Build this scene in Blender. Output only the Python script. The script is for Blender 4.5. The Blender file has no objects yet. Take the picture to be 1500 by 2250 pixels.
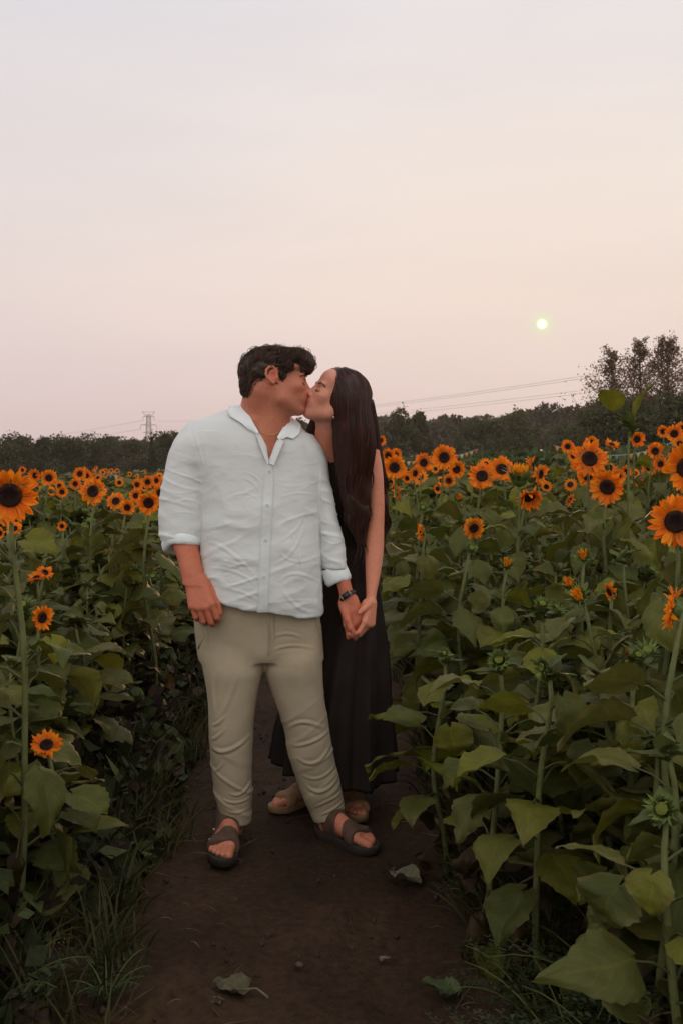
import bpy, math, random
import numpy as np
from mathutils import Vector, Matrix
R = math.radians
rng = np.random.default_rng(7)
random.seed(7)
S = bpy.context.scene
COL = S.collection

# ------------------------------------------------------------------ camera, sky, sun, exposure
CH = 1.40                       # camera height (m)
FPX = 2200.0                    # focal length in photo pixels (photo is 1500 x 2250)
cam = bpy.data.cameras.new('camera'); camo = bpy.data.objects.new('camera', cam); COL.objects.link(camo)
cam.sensor_fit = 'VERTICAL'; cam.sensor_height = 36.0; cam.sensor_width = 24.0
cam.lens = FPX/2250*36.0
cam.shift_y = -(1125-1000)/2250.0
camo.location = (0, 0, CH); camo.rotation_euler = (R(90), 0, 0)
cam.clip_start = 0.05; cam.clip_end = 5000
cam.dof.use_dof = True; cam.dof.focus_distance = 3.6; cam.dof.aperture_fstop = 10
S.camera = camo

SUN_AZ = math.atan2(1190-750, FPX)          # right of the view axis
SUN_EL = math.atan2(1000-712, math.hypot(FPX, 440))
sund = Vector((math.sin(SUN_AZ)*math.cos(SUN_EL), math.cos(SUN_AZ)*math.cos(SUN_EL), math.sin(SUN_EL)))

def build_world():
    w = bpy.data.worlds.new('World'); S.world = w; w.use_nodes = True
    nt = w.node_tree; N = nt.nodes; L = nt.links
    for n in list(N): N.remove(n)
    def mt(op, a, b=None, clamp=False):
        n = N.new('ShaderNodeMath'); n.operation = op; n.use_clamp = clamp
        for i, v in enumerate((a, b)):
            if v is None: continue
            if isinstance(v, (int, float)): n.inputs[i].default_value = v
            else: L.new(v, n.inputs[i])
        return n.outputs[0]
    def ramp(fac, stops, interp='EASE'):
        n = N.new('ShaderNodeValToRGB'); n.color_ramp.interpolation = interp
        e = n.color_ramp.elements
        while len(e) < len(stops): e.new(.5)
        for i, (p, c) in enumerate(stops): e[i].position = p; e[i].color = (*c, 1)
        L.new(fac, n.inputs[0]); return n.outputs[0]
    def mix(f, a, b, mode='MIX'):
        n = N.new('ShaderNodeMix'); n.data_type = 'RGBA'; n.blend_type = mode
        for s, v in ((0, f), (6, a), (7, b)):
            if isinstance(v, (int, float)): n.inputs[s].default_value = v
            elif isinstance(v, tuple): n.inputs[s].default_value = (*v, 1)
            else: L.new(v, n.inputs[s])
        return n.outputs[2]
    tc = N.new('ShaderNodeTexCoord'); nrm = N.new('ShaderNodeVectorMath'); nrm.operation = 'NORMALIZE'
    L.new(tc.outputs['Generated'], nrm.inputs[0])
    sp = N.new('ShaderNodeSeparateXYZ'); L.new(nrm.outputs[0], sp.inputs[0])
    el = mt('MAXIMUM', sp.outputs[2], 0.0)
    front = ramp(el, [(0.0, (.755, .575, .58)), (.07, (.82, .66, .64)), (.16, (.88, .745, .69)), (.27, (.87, .79, .755)), (.42, (.80, .775, .80)), (1.0, (.66, .69, .76))], 'LINEAR')
    # broad streaks of thin cloud
    mp = N.new('ShaderNodeMapping'); mp.inputs['Scale'].default_value = (1.4, 1.4, 7); L.new(nrm.outputs[0], mp.inputs[0])
    mp.inputs['Rotation'].default_value = (0, R(9), 0)
    nz = N.new('ShaderNodeTexNoise'); nz.inputs['Scale'].default_value = 1.7; nz.inputs['Detail'].default_value = 4; L.new(mp.outputs[0], nz.inputs[0])
    cl = ramp(nz.outputs[0], [(.3, (.965, .965, .975)), (.7, (1.03, 1.03, 1.02))])
    front = mix(1.0, front, cl, 'MULTIPLY')
    # the hazy glow round the sun and its disc
    dp = N.new('ShaderNodeVectorMath'); dp.operation = 'DOT_PRODUCT'; L.new(nrm.outputs[0], dp.inputs[0]); dp.inputs[1].default_value = sund
    wide = mt('POWER', mt('MAXIMUM', dp.outputs['Value'], 0.0), 22.0)
    front = mix(mt('MULTIPLY', wide, .34), front, (.95, .77, .62))
    left = mt('MULTIPLY', mt('MAXIMUM', mt('MULTIPLY', sp.outputs[0], -1.0), 0.0), .55, True)
    front = mix(left, front, (.56, .54, .60))
    # the high sky and the sky behind the camera are brighter and cooler than the sunset side
    back = mt('MULTIPLY_ADD' if False else 'MULTIPLY', mt('ADD', mt('MULTIPLY', sp.outputs[1], -1.0), .25), 1.1, True)
    up = mt('MULTIPLY', mt('SUBTRACT', sp.outputs[2], .45), 1.6, True)
    col = mix(back, front, (BACK*1.03, BACK*.985, BACK*.92))
    sky = N.new('ShaderNodeTexSky'); sky.sky_type = 'NISHITA'; sky.sun_disc = False
    sky.sun_elevation = SUN_EL; sky.sun_rotation = SUN_AZ; sky.dust_density = 6
    skm = mix(1.0, sky.outputs[0], (.02, .02, .02), 'MULTIPLY')
    col = mix(up, col, mix(1.0, col, skm, 'ADD'))
    halo = mt('POWER', mt('MAXIMUM', dp.outputs['Value'], 0.0), 20000.0)
    col = mix(mt('MULTIPLY', halo, .55, True), col, (.80, 1.0, .52))
    disc = N.new('ShaderNodeMapRange'); disc.interpolation_type = 'SMOOTHSTEP'
    disc.inputs[1].default_value = math.cos(R(.34)); disc.inputs[2].default_value = math.cos(R(.08))
    L.new(dp.outputs['Value'], disc.inputs[0])
    col = mix(disc.outputs[0], col, (1.35, 1.5, 1.1))
    bg = N.new('ShaderNodeBackground'); L.new(col, bg.inputs[0]); bg.inputs[1].default_value = 1.0
    out = N.new('ShaderNodeOutputWorld'); L.new(bg.outputs[0], out.inputs[0])
BACK = 1.10
build_world()

sl = bpy.data.lights.new('sun', 'SUN'); sl.energy = 1.3; sl.angle = R(2.5); sl.color = (1, .55, .30)
so = bpy.data.objects.new('sun', sl); COL.objects.link(so)
so.rotation_euler = sund.to_track_quat('Z', 'Y').to_euler(); so.location = (3, 10, 12)
S.view_settings.view_transform = 'Standard'; S.view_settings.look = 'None'
S.view_settings.exposure = 0.0; S.view_settings.gamma = 1.0
S.cycles.max_bounces = 6; S.cycles.transparent_max_bounces = 8; S.cycles.volume_bounces = 0

# ------------------------------------------------------------------ helpers
def W(px, py, Y):               # a photo pixel at distance Y, as a point in the world
    return np.array([(px-750)/FPX*Y, Y, CH+(1000-py)/FPX*Y])

def gz(x, y):                   # terrain: a gentle rise to the right further out
    return 0.045*np.clip(x, -60, 60)*np.clip(np.asarray(y, float)/40., 0, 1)

def tag(o, label=None, cat=None, group=None, kind=None):
    if label: o['label'] = label
    if cat: o['category'] = cat
    if group: o['group'] = group
    if kind: o['kind'] = kind
    return o

def mesh(name, V, F, mat, col=None, uv=None, smooth=True):
    V = np.asarray(V, np.float32)
    Fs = [np.asarray(f, np.int32) for f in (F if isinstance(F, list) else [F]) if len(f)]
    me = bpy.data.meshes.new(name)
    me.vertices.add(len(V)); me.vertices.foreach_set('co', V.ravel())
    nl = sum(f.size for f in Fs); npz = sum(len(f) for f in Fs)
    me.loops.add(nl); me.polygons.add(npz)
    li = np.concatenate([f.ravel() for f in Fs])
    me.loops.foreach_set('vertex_index', li)
    tot = np.concatenate([np.full(len(f), f.shape[1], np.int32) for f in Fs])
    st = np.concatenate([[0], np.cumsum(tot)[:-1]]).astype(np.int32)
    me.polygons.foreach_set('loop_start', st)
    me.update(calc_edges=True)
    if smooth: me.polygons.foreach_set('use_smooth', np.ones(npz, bool))
    if col is not None:
        a = me.color_attributes.new('Col', 'FLOAT_COLOR', 'POINT')
        c = np.ones((len(V), 4), np.float32); c[:, :np.asarray(col).shape[1]] = col
        a.data.foreach_set('color', c.ravel())
    if uv is not None:
        u = me.uv_layers.new(name='UVMap'); u.data.foreach_set('uv', np.asarray(uv, np.float32)[li].ravel())
    me.materials.append(mat)
    return me

def obj(name, me, parent=None, loc=(0, 0, 0), rot=None, scale=None):
    o = bpy.data.objects.new(name, me); COL.objects.link(o)
    o.location = loc
    if rot is not None: o.rotation_euler = rot
    if scale is not None: o.scale = scale
    if parent is not None: o.parent = parent
    return o

class Geo:                      # collects vertices, quads, triangles, colours and uvs
    def __init__(s): s.V = []; s.Q = []; s.T = []; s.C = []; s.U = []; s.n = 0
    def add(s, V, Q=None, T=None, C=None, U=None):
        V = np.asarray(V, float).reshape(-1, 3)
        s.V.append(V)
        if Q is not None and len(Q): s.Q.append(np.asarray(Q)+s.n)
        if T is not None and len(T): s.T.append(np.asarray(T)+s.n)
        if C is None: C = (1, 1, 1)
        C = np.asarray(C, float)
        if C.ndim == 1: C = np.tile(C, (len(V), 1))
        s.C.append(C); s.U.append(np.zeros((len(V), 2)) if U is None else np.asarray(U, float)); s.n += len(V)
    def build(s, name, mat, smooth=True):
        F = []
        if s.Q: F.append(np.concatenate(s.Q))
        if s.T: F.append(np.concatenate(s.T))
        return mesh(name, np.concatenate(s.V), F, mat, np.concatenate(s.C), np.concatenate(s.U), smooth)

def nrmz(v): v = np.asarray(v, float); return v/(np.linalg.norm(v, axis=-1, keepdims=True)+1e-12)

def tube(P, r, n=6, cap=True):
    P = np.asarray(P, float); m = len(P); r = np.broadcast_to(np.asarray(r, float), (m,))
    T = nrmz(np.gradient(P, axis=0)); ref = np.array([0, 0, 1.]) if abs(T[0][2]) < .9 else np.array([1., 0, 0])
    A = np.zeros_like(P); a = nrmz(np.cross(T[0], ref))
    for i in range(m):
        a = nrmz(a-T[i]*np.dot(a, T[i])); A[i] = a
    B = np.cross(T, A); th = np.arange(n)/n*2*math.pi
    V = P[:, None]+r[:, None, None]*(np.cos(th)[None, :, None]*A[:, None]+np.sin(th)[None, :, None]*B[:, None])
    i = np.arange(m-1)[:, None]; j = np.arange(n)[None]
    Q = np.stack([i*n+j, i*n+(j+1) % n, (i+1)*n+(j+1) % n, (i+1)*n+j], -1).reshape(-1, 4)
    V = V.reshape(-1, 3); T3 = []
    if cap:
        V = np.vstack([V, P[0], P[-1]]); c0 = m*n; c1 = c0+1
        T3 = [(c0, (k+1) % n, k) for k in range(n)]+[(c1, (m-1)*n+k, (m-1)*n+(k+1) % n) for k in range(n)]
    return V, Q, T3

def tubes(P, r, n=3):           # many strands at once: P (s, m, 3), r (s, m)
    s, m, _ = P.shape; T = nrmz(np.gradient(P, axis=1))
    ref = np.array([.31, -.9, .2]); A = nrmz(np.cross(T, ref)); B = np.cross(T, A)
    th = np.arange(n)/n*2*math.pi
    V = P[:, :, None]+r[:, :, None, None]*(np.cos(th)[:, None]*A[:, :, None]+np.sin(th)[:, None]*B[:, :, None])
    k = np.arange(s)[:, None, None]*m*n; i = np.arange(m-1)[None, :, None]; j = np.arange(n)[None, None]
    Q = np.stack([k+i*n+j, k+i*n+(j+1) % n, k+(i+1)*n+(j+1) % n, k+(i+1)*n+j], -1).reshape(-1, 4)
    return V.reshape(-1, 3), Q

def box(c, s, M=None):
    c = np.asarray(c, float); s = np.asarray(s, float)/2
    v = np.array([(x, y, z) for x in (-1, 1) for y in (-1, 1) for z in (-1, 1)])*s
    if M is not None: v = v @ np.asarray(M).T
    return v+c, [(0, 1, 3, 2), (4, 6, 7, 5), (0, 4, 5, 1), (2, 3, 7, 6), (0, 2, 6, 4), (1, 5, 7, 3)]

# lattice noise
_perm = np.random.default_rng(3).random((64, 64, 64)).astype(np.float32)*2-1
def vnoise(P):
    P = np.asarray(P, np.float64); f = np.floor(P); t = P-f; t = t*t*t*(t*(t*6-15)+10); i = f.astype(np.int64) & 63; j = (i+1) & 63
    x0, y0, z0 = i[..., 0], i[..., 1], i[..., 2]; x1, y1, z1 = j[..., 0], j[..., 1], j[..., 2]
    tx, ty, tz = t[..., 0], t[..., 1], t[..., 2]; g = _perm
    a = g[x0, y0, z0]*(1-tx)+g[x1, y0, z0]*tx; b = g[x0, y1, z0]*(1-tx)+g[x1, y1, z0]*tx
    c = g[x0, y0, z1]*(1-tx)+g[x1, y0, z1]*tx; d = g[x0, y1, z1]*(1-tx)+g[x1, y1, z1]*tx
    return (a*(1-ty)+b*ty)*(1-tz)+(c*(1-ty)+d*ty)*tz
def fbm(P, o=4):
    s = 0; a = 1; P = np.asarray(P, float)
    for k in range(o): s = s+a*vnoise(P*2**k+k*17.3); a *= .5
    return s/1.6

# ------------------------------------------------------------------ materials
def material(name, base=(.5, .5, .5), rough=.7, vcol=False, noise=None, bump=None, spec=.3, transl=0, sss=0, extra=None):
    """noise = (scale, detail, dark colour factor, light colour factor); bump = [(scale, strength, distance, stretch)]"""
    m = bpy.data.materials.new(name); m.use_nodes = True; nt = m.node_tree; N = nt.nodes; L = nt.links
    p = N['Principled BSDF']; p.inputs['Roughness'].default_value = rough; p.inputs['Specular IOR Level'].default_value = spec
    tc = N.new('ShaderNodeTexCoord'); co = tc.outputs['Object']
    rgb = N.new('ShaderNodeRGB'); rgb.outputs[0].default_value = (*base, 1); c = rgb.outputs[0]
    def mul(a, b):
        n = N.new('ShaderNodeMix'); n.data_type = 'RGBA'; n.blend_type = 'MULTIPLY'; n.inputs[0].default_value = 1
        L.new(a, n.inputs[6]); L.new(b, n.inputs[7]); return n.outputs[2]
    if vcol:
        a = N.new('ShaderNodeVertexColor'); a.layer_name = 'Col'; c = mul(c, a.outputs[0])
    if noise:
        t = N.new('ShaderNodeTexNoise'); t.inputs['Scale'].default_value = noise[0]; t.inputs['Detail'].default_value = noise[1]; L.new(co, t.inputs[0])
        r = N.new('ShaderNodeValToRGB'); r.color_ramp.elements[0].position = .3; r.color_ramp.elements[1].position = .7
        r.color_ramp.elements[0].color = (*noise[2], 1); r.color_ramp.elements[1].color = (*noise[3], 1)
        L.new(t.outputs[0], r.inputs[0]); c = mul(c, r.outputs[0])
    if extra: c = extra(m, N, L, tc, c, mul)
    L.new(c, p.inputs['Base Color'])
    prev = None
    for b in (bump or []):
        t = N.new('ShaderNodeTexNoise'); t.inputs['Scale'].default_value = b[0]; t.inputs['Detail'].default_value = 4
        if len(b) > 4: t.noise_type = 'RIDGED_MULTIFRACTAL'; t.normalize = True; t.inputs['Detail'].default_value = 2; t.inputs['Distortion'].default_value = b[4]
        mp = N.new('ShaderNodeMapping'); mp.inputs['Scale'].default_value = b[3] if len(b) > 3 else (1, 1, 1)
        L.new(co, mp.inputs[0]); L.new(mp.outputs[0], t.inputs[0])
        bn = N.new('ShaderNodeBump'); bn.inputs['Strength'].default_value = b[1]; bn.inputs['Distance'].default_value = b[2]
        L.new(t.outputs[0], bn.inputs['Height'])
        if prev: L.new(prev, bn.inputs['Normal'])
        prev = bn.outputs[0]
    if prev: L.new(prev, p.inputs['Normal'])
    if sss:
        p.inputs['Subsurface Weight'].default_value = sss; p.inputs['Subsurface Radius'].default_value = (1, .35, .2); p.inputs['Subsurface Scale'].default_value = .012
    if transl:
        tr = N.new('ShaderNodeBsdfTranslucent'); L.new(c, tr.inputs[0])
        ms = N.new('ShaderNodeMixShader'); ms.inputs[0].default_value = transl
        L.new(p.outputs[0], ms.inputs[1]); L.new(tr.outputs[0], ms.inputs[2]); L.new(ms.outputs[0], N['Material Output'].inputs[0])
    return m

def leaf_veins(m, N, L, tc, c, mul):
    uv = N.new('ShaderNodeSeparateXYZ'); L.new(tc.outputs['UV'], uv.inputs[0])
    def mt(op, a, b=None):
        n = N.new('ShaderNodeMath'); n.operation = op
        for i, v in enumerate((a, b)):
            if v is None: continue
            if isinstance(v, (int, float)): n.inputs[i].default_value = v
            else: L.new(v, n.inputs[i])
        return n.outputs[0]
    v = mt('ABSOLUTE', mt('SUBTRACT', uv.outputs[1], .5))
    side = mt('PINGPONG', mt('SUBTRACT', mt('MULTIPLY', uv.outputs[0], 7.0), mt('MULTIPLY', v, 5.5)), .5)
    k = mt('MINIMUM', mt('MULTIPLY', v, 14.0), mt('MULTIPLY', side, 6.0))
    r = N.new('ShaderNodeValToRGB'); r.color_ramp.elements[0].position = .15; r.color_ramp.elements[1].position = .5
    r.color_ramp.elements[0].color = (1.22, 1.2, 1.12, 1); r.color_ramp.elements[1].color = (.95, .95, .95, 1)
    L.new(k, r.inputs[0]); return mul(c, r.outputs[0])

M = {}
M['skin'] = material('skin', (1, 1, 1), .55, True, noise=(90, 3, (.93, .90, .88), (1.05, 1.04, 1.03)), bump=[(320, .35, .0008), (60, .25, .003)], sss=.12, spec=.35)
M['linen'] = material('white_linen', (.79, .81, .815), .9, False, noise=(5, 3, (.95, .94, .94), (1.02, 1.02, 1.02)),
                      bump=[(7, .55, .010, (1, 1, 2.0), .6), (17, .45, .004, (1, 1, 1.7), .8), (45, .3, .003, (1, 1, 1.8)), (700, .25, .0006, (1, 1, .25)), (700, .25, .0006, (.25, 1, 1))], spec=.15, transl=.12)
M['cuff'] = material('white_linen_cuff', (.80, .84, .87), .9, bump=[(30, .4, .006, (1, 1, 2)), (700, .2, .0005)], spec=.15)
M['khaki'] = material('khaki_cotton', (.42, .345, .245), .85, False, noise=(7, 4, (.88, .88, .88), (1.08, 1.08, 1.08)),
                      bump=[(5, .45, .012, (1, 1, 1.5), .5), (14, .25, .008, (1, 1, 1.6)), (900, .25, .0006)], spec=.15)
M['dress'] = material('dark_brown_crepe', (.017, .011, .009), .8, noise=(10, 3, (.7, .7, .7), (1.3, 1.2, 1.2)), bump=[(20, .3, .008, (1, 1, .25)), (300, .4, .001)], spec=.25)
M['hair_man'] = material('dark_brown_hair', (.050, .026, .015), .6, True, spec=.5, transl=.15)
M['hair_woman'] = material('auburn_brown_hair', (.038, .0145, .009), .45, True, spec=.5, transl=.15)
M['sandal'] = material('brown_suede', (.095, .055, .038), .85, noise=(40, 4, (.8, .8, .8), (1.2, 1.15, 1.1)), bump=[(200, .4, .001)])
M['sole'] = material('dark_rubber_sole', (.035, .027, .022), .8, noise=(60, 3, (.8, .8, .8), (1.2, 1.2, 1.2)))
M['tan'] = material('tan_leather', (.33, .19, .10), .7, noise=(50, 3, (.85, .85, .85), (1.1, 1.1, 1.1)), bump=[(200, .3, .001)])
M['watchband'] = material('dark_watch_band', (.012, .016, .014), .45, spec=.5)
M['metal'] = material('brushed_metal', (.55, .5, .45), .35); M['metal'].node_tree.nodes['Principled BSDF'].inputs['Metallic'].default_value = .9
M['gold'] = material('gold_chain', (.75, .45, .2), .35); M['gold'].node_tree.nodes['Principled BSDF'].inputs['Metallic'].default_value = 1
M['button'] = material('pale_button', (.62, .64, .62), .4)
M['dark'] = material('dark_hole', (.02, .02, .02), .9)
M['leaf'] = material('sunflower_leaf', (1, 1, 1), .62, True, noise=(22, 4, (.80, .82, .75), (1.12, 1.12, 1.15)), bump=[(45, .5, .006)], spec=.3, transl=.28, extra=leaf_veins)
M['stem'] = material('green_stem', (.115, .125, .042), .7, True, noise=(30, 3, (.8, .8, .8), (1.15, 1.15, 1.1)), bump=[(120, .4, .002)])
M['petal'] = material('orange_petal', (1, 1, 1), .6, True, noise=(60, 3, (.88, .82, .8), (1.05, 1.08, 1.05)), bump=[(60, .3, .003, (1, 1, 1))], transl=.35, spec=.2)
M['disc'] = material('seed_disc', (1, 1, 1), .9, True, bump=[(260, 1.0, .004)], spec=.1)
M['calyx'] = material('green_bract', (1, 1, 1), .65, True, noise=(60, 3, (.8, .8, .8), (1.15, 1.15, 1.1)), transl=.15)
M['far_leaf'] = material('crop_foliage', (1, 1, 1), .75, True, transl=.2, spec=.15)
M['crown'] = material('tree_foliage', (1, 1, 1), .8, True, transl=.15, spec=.1)
M['bark'] = material('bark', (.07, .055, .045), .9, noise=(3, 4, (.7, .7, .7), (1.2, 1.2, 1.2)), bump=[(8, .5, .05)])
M['grass'] = material('grass_blades', (1, 1, 1), .6, True, transl=.25, spec=.25)
M['steel'] = material('galvanised_steel', (.42, .36, .36), .6)
M['wire'] = material('cable', (.45, .38, .38), .6)
M['rope'] = material('white_string', (.42, .40, .36), .8)
M['flag'] = material('pennant_cloth', (1, 1, 1), .8, True, transl=.3)
M['dry'] = material('dry_leaf', (1, 1, 1), .85, True, noise=(50, 4, (.7, .7, .7), (1.2, 1.2, 1.2)), bump=[(60, .6, .006)])

def ground_mat():
    m = bpy.data.materials.new('soil_and_field'); m.use_nodes = True; nt = m.node_tree; N = nt.nodes; L = nt.links
    p = N['Principled BSDF']; p.inputs['Roughness'].default_value = .93; p.inputs['Specular IOR Level'].default_value = .12
    tc = N.new('ShaderNodeTexCoord')
    def nz(s, d=5, dist=0):
        t = N.new('ShaderNodeTexNoise'); t.inputs['Scale'].default_value = s; t.inputs['Detail'].default_value = d; t.inputs['Distortion'].default_value = dist
        L.new(tc.outputs['Object'], t.inputs[0]); return t.outputs[0]
    def ramp(f, st):
        r = N.new('ShaderNodeValToRGB'); e = r.color_ramp.elements
        while len(e) < len(st): e.new(.5)
        for i, (q, c) in enumerate(st): e[i].position = q; e[i].color = (*c, 1)
        L.new(f, r.inputs[0]); return r.outputs[0]
    def mix(f, a, b, mode='MIX'):
        n = N.new('ShaderNodeMix'); n.data_type = 'RGBA'; n.blend_type = mode
        if isinstance(f, (int, float)): n.inputs[0].default_value = f
        else: L.new(f, n.inputs[0])
        L.new(a, n.inputs[6]); L.new(b, n.inputs[7]); return n.outputs[2]
    soil = ramp(nz(1.6, 6, .4), [(.25, (.030, .0165, .0095)), (.5, (.046, .0255, .0145)), (.75, (.066, .038, .022))])
    soil = mix(1.0, soil, ramp(nz(38, 5), [(.3, (.66, .64, .64)), (.55, (1, 1, 1)), (.75, (1.25, 1.2, 1.15))]), 'MULTIPLY')
    sp = N.new('ShaderNodeSeparateXYZ'); L.new(tc.outputs['Object'], sp.inputs[0])
    grn = ramp(nz(.35, 6), [(.3, (.045, .055, .018)), (.7, (.085, .095, .03))])
    mr = N.new('ShaderNodeMapRange'); mr.inputs[1].default_value = 25; mr.inputs[2].default_value = 45; L.new(sp.outputs[1], mr.inputs[0])
    L.new(mix(mr.outputs[0], soil, grn), p.inputs['Base Color'])
    prev = None
    for s, st, di in ((9, .6, .03), (40, .7, .012), (160, .6, .004)):
        b = N.new('ShaderNodeBump'); b.inputs['Strength'].default_value = st; b.inputs['Distance'].default_value = di; L.new(nz(s, 6), b.inputs['Height'])
        if prev: L.new(prev, b.inputs['Normal'])
        prev = b.outputs[0]
    L.new(prev, p.inputs['Normal'])
    return m
M['ground'] = ground_mat()

# ------------------------------------------------------------------ setting: ground
def make_ground():
    xs = np.concatenate([-np.geomspace(900, 2.2, 46), np.arange(-2.1, 1.7, .025), np.geomspace(1.75, 900, 46)])
    ys = np.concatenate([-np.geomspace(300, 1.2, 16), np.arange(-1, 1.9, .2), np.arange(1.95, 7.5, .03), np.geomspace(7.6, 1300, 90)])
    X, Y = np.meshgrid(xs, ys, indexing='ij')
    Z = gz(X, Y)
    P = np.stack([X, Y, 0*X], -1)
    near = np.clip((14-Y)/6, 0, 1)*np.clip((6-np.abs(X))/3, 0, 1)
    cx = -.22
    edge = np.clip((np.abs(X-cx)-.45)/.45, 0, 1)
    lump = .022*fbm(P*2.6, 3)+.012*fbm(P*9+5, 3)*(.5+edge)+.012*np.maximum(0, fbm(P*16+9, 3))*edge
    Z = Z+near*(lump+.05*edge)
    # shallow footprints trodden into the path
    for fx, fy, a in ((-.1, 3.25, .4), (-.62, 3.2, -.2), (.2, 3.3, .1), (-.4, 2.5, .3), (-.35, 2.75, .2), (.05, 2.95, -.3), (-.25, 4.6, .1), (-.5, 3.9, .5), (.12, 2.55, .1), (-.45, 5.2, 0)):
        dx = (X-fx)*math.cos(a)+(Y-fy)*math.sin(a); dy = -(X-fx)*math.sin(a)+(Y-fy)*math.cos(a)
        r = np.sqrt((dx/.05)**2+(dy/.14)**2); Z -= .016*np.clip(1.3-r, 0, 1)*(r < 1.3)-.008*np.exp(-((r-1.4)/.25)**2)
    nx, ny = X.shape
    i = np.arange(nx-1)[:, None]; j = np.arange(ny-1)[None]
    Q = np.stack([i*ny+j, (i+1)*ny+j, (i+1)*ny+j+1, i*ny+j+1], -1).reshape(-1, 4)
    me = mesh('ground', np.stack([X, Y, Z], -1).reshape(-1, 3), Q, M['ground'])
    tag(obj('ground', me), 'dark trodden bare soil path running between the sunflower rows', kind='structure')
make_ground()

# ------------------------------------------------------------------ background trees
def leafcloud(C, size, colf, rg):
    """one small folded leaf clump per centre"""
    n = len(C); d = nrmz(rg.normal(size=(n, 3))); e = nrmz(np.cross(d, rg.normal(size=(n, 3))))
    s = size*(.6+.8*rg.random((n, 1)))
    V = np.stack([C-d*s, C+e*s*.6, C+d*s, C-e*s*.55+np.cross(d, e)*s*.25], 1).reshape(-1, 3)
    Q = np.arange(n*4).reshape(-1, 4)
    return V, Q, np.repeat(colf, 4, 0)

def crown_points(n, w, h, z0, rg, lobes=9, fill=.55):
    cs = np.stack([rg.normal(0, .26, lobes)*w, rg.normal(0, .26, lobes)*w, z0+h*(.15+.75*rg.random(lobes))], -1)
    cs[0] = (0, 0, z0+h*.8); rad = (.17+.18*rg.random(lobes))*min(w, h)*1.05; rad[0] *= .9
    k = rg.integers(0, lobes, n); d = nrmz(rg.normal(size=(n, 3)))
    r = rad[k]*(fill+(1-fill)*rg.random(n))**.6*(1+.22*vnoise(d*3+k[:, None]*7.1))
    P = cs[k]+d*r[:, None]*np.array([1, 1, .9])
    P[:, 2] = np.maximum(P[:, 2], z0*.5)
    return P, k

def tree(px, Y, wpx, top, kind, label, group, seed, cat='tree', base_drop=0):
    rg = np.random.default_rng(seed)
    x = (px-750)/FPX*Y; zb = float(gz(x, Y)); ztop = CH+(1000-top-(5 if kind == 'broadleaf_tree' else 0))/FPX*Y; h = ztop-zb; w = wpx/FPX*Y
    root = obj(kind, None, loc=(x, Y, zb)); root.empty_display_size = .3
    tag(root, label, cat, group)
    g = Geo(); pts = []
    if kind == 'sparse_tree':
        V, Q, T = tube([(0, 0, 0), (.15, 0, h*.5), (.05, 0, h*.97)], [h*.018, h*.012, .02], 6); g.add(V, Q, T)
        nb = 54
        for b in range(nb):
            t = .18+.78*b/nb; a = b*2.4+rg.random(); L_ = w*.5*(1.12-t)**1.05*(.55+.75*rg.random())
            p0 = np.array([.1, 0, h*t]); dv = np.array([math.cos(a), math.sin(a), .35+.65*rg.random()]); dv /= np.linalg.norm(dv)
            p1 = p0+dv*L_*.6; p2 = p1+(dv+np.array([0, 0, .5]))*L_*.35
            V, Q, T = tube([p0, p1, p2], [h*.004, h*.0025, .01], 4); g.add(V, Q, T)
            for q in range(5):
                s = .38+.62*rg.random()**.7; c = p0+(p1-p0)*s if s < .7 else p1+(p2-p1)*(s-.7)/.3
                pts.append(c+rg.normal(0, .13, (26, 3))*(L_+.25)*np.array([1, 1, 1.1]))
        P = np.concatenate(pts); P = P[rg.random(len(P)) < (.85 if w > 8.5 else .6)]; size = .085
        c0 = np.array([.150, .098, .058])
    else:
        V, Q, T = tube([(0, 0, -.1), (.05, 0, h*.35), (0, .05, h*.75)], [h*.03, h*.02, h*.008], 6); g.add(V, Q, T)
        for b in range(7):
            a = rg.random()*6.28; z = h*(.2+.4*rg.random())
            V, Q, T = tube([(0, 0, z), (math.cos(a)*w*.2, math.sin(a)*w*.2, z+h*.15), (math.cos(a)*w*.34, math.sin(a)*w*.34, z+h*.28)], [h*.012, h*.008, .02], 5); g.add(V, Q, T)
        if kind == 'conifer_tree':
            n = 2600; t = rg.random(n)**.8; a = rg.random(n)*6.28; r = w*.5*(1-t)*(.55+.45*rg.random(n))*(1+.3*np.sin(t*40))
            P = np.stack([np.cos(a)*r, np.sin(a)*r, h*(.05+.95*t)], -1)
        else:
            P, k = crown_points(4200, w, h*.92, h*.06, rg, 13, .35)
            tipz = np.percentile(P[:, 2], 99.5); P[:, 2] *= h/tipz
            sprig = P[rg.integers(0, len(P), 260)]; sprig = sprig[sprig[:, 2] > h*.6]*np.array([1, 1, 1])+np.array([0, 0, 1])*rg.random((len(sprig[sprig[:, 2] > h*.6]), 1))*h*.08
            P = np.vstack([P, sprig])
        size = max(.0013*Y, .11)
        c0 = np.array([.060, .068, .030]) if kind != 'conifer_tree' else np.array([.042, .052, .026])
    obj('trunk', g.build('trunk', M['bark']), root)
    c0 = c0*(.85+.3*rg.random())
    v = 1+.35*vnoise(P*.9+seed)[:, None]+.25*rg.normal(size=(len(P), 1))
    warm = rg.random((len(P), 1))*np.array([[.25, .05, 0]])
    V, Q, Cc = leafcloud(P, size, np.clip(c0*np.clip(v, .5, 1.7)*(1+warm), .01, .3), rg)
    g = Geo(); g.add(V, Q, C=Cc); obj('crown', g.build('crown', M['crown'], smooth=False), root)

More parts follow.
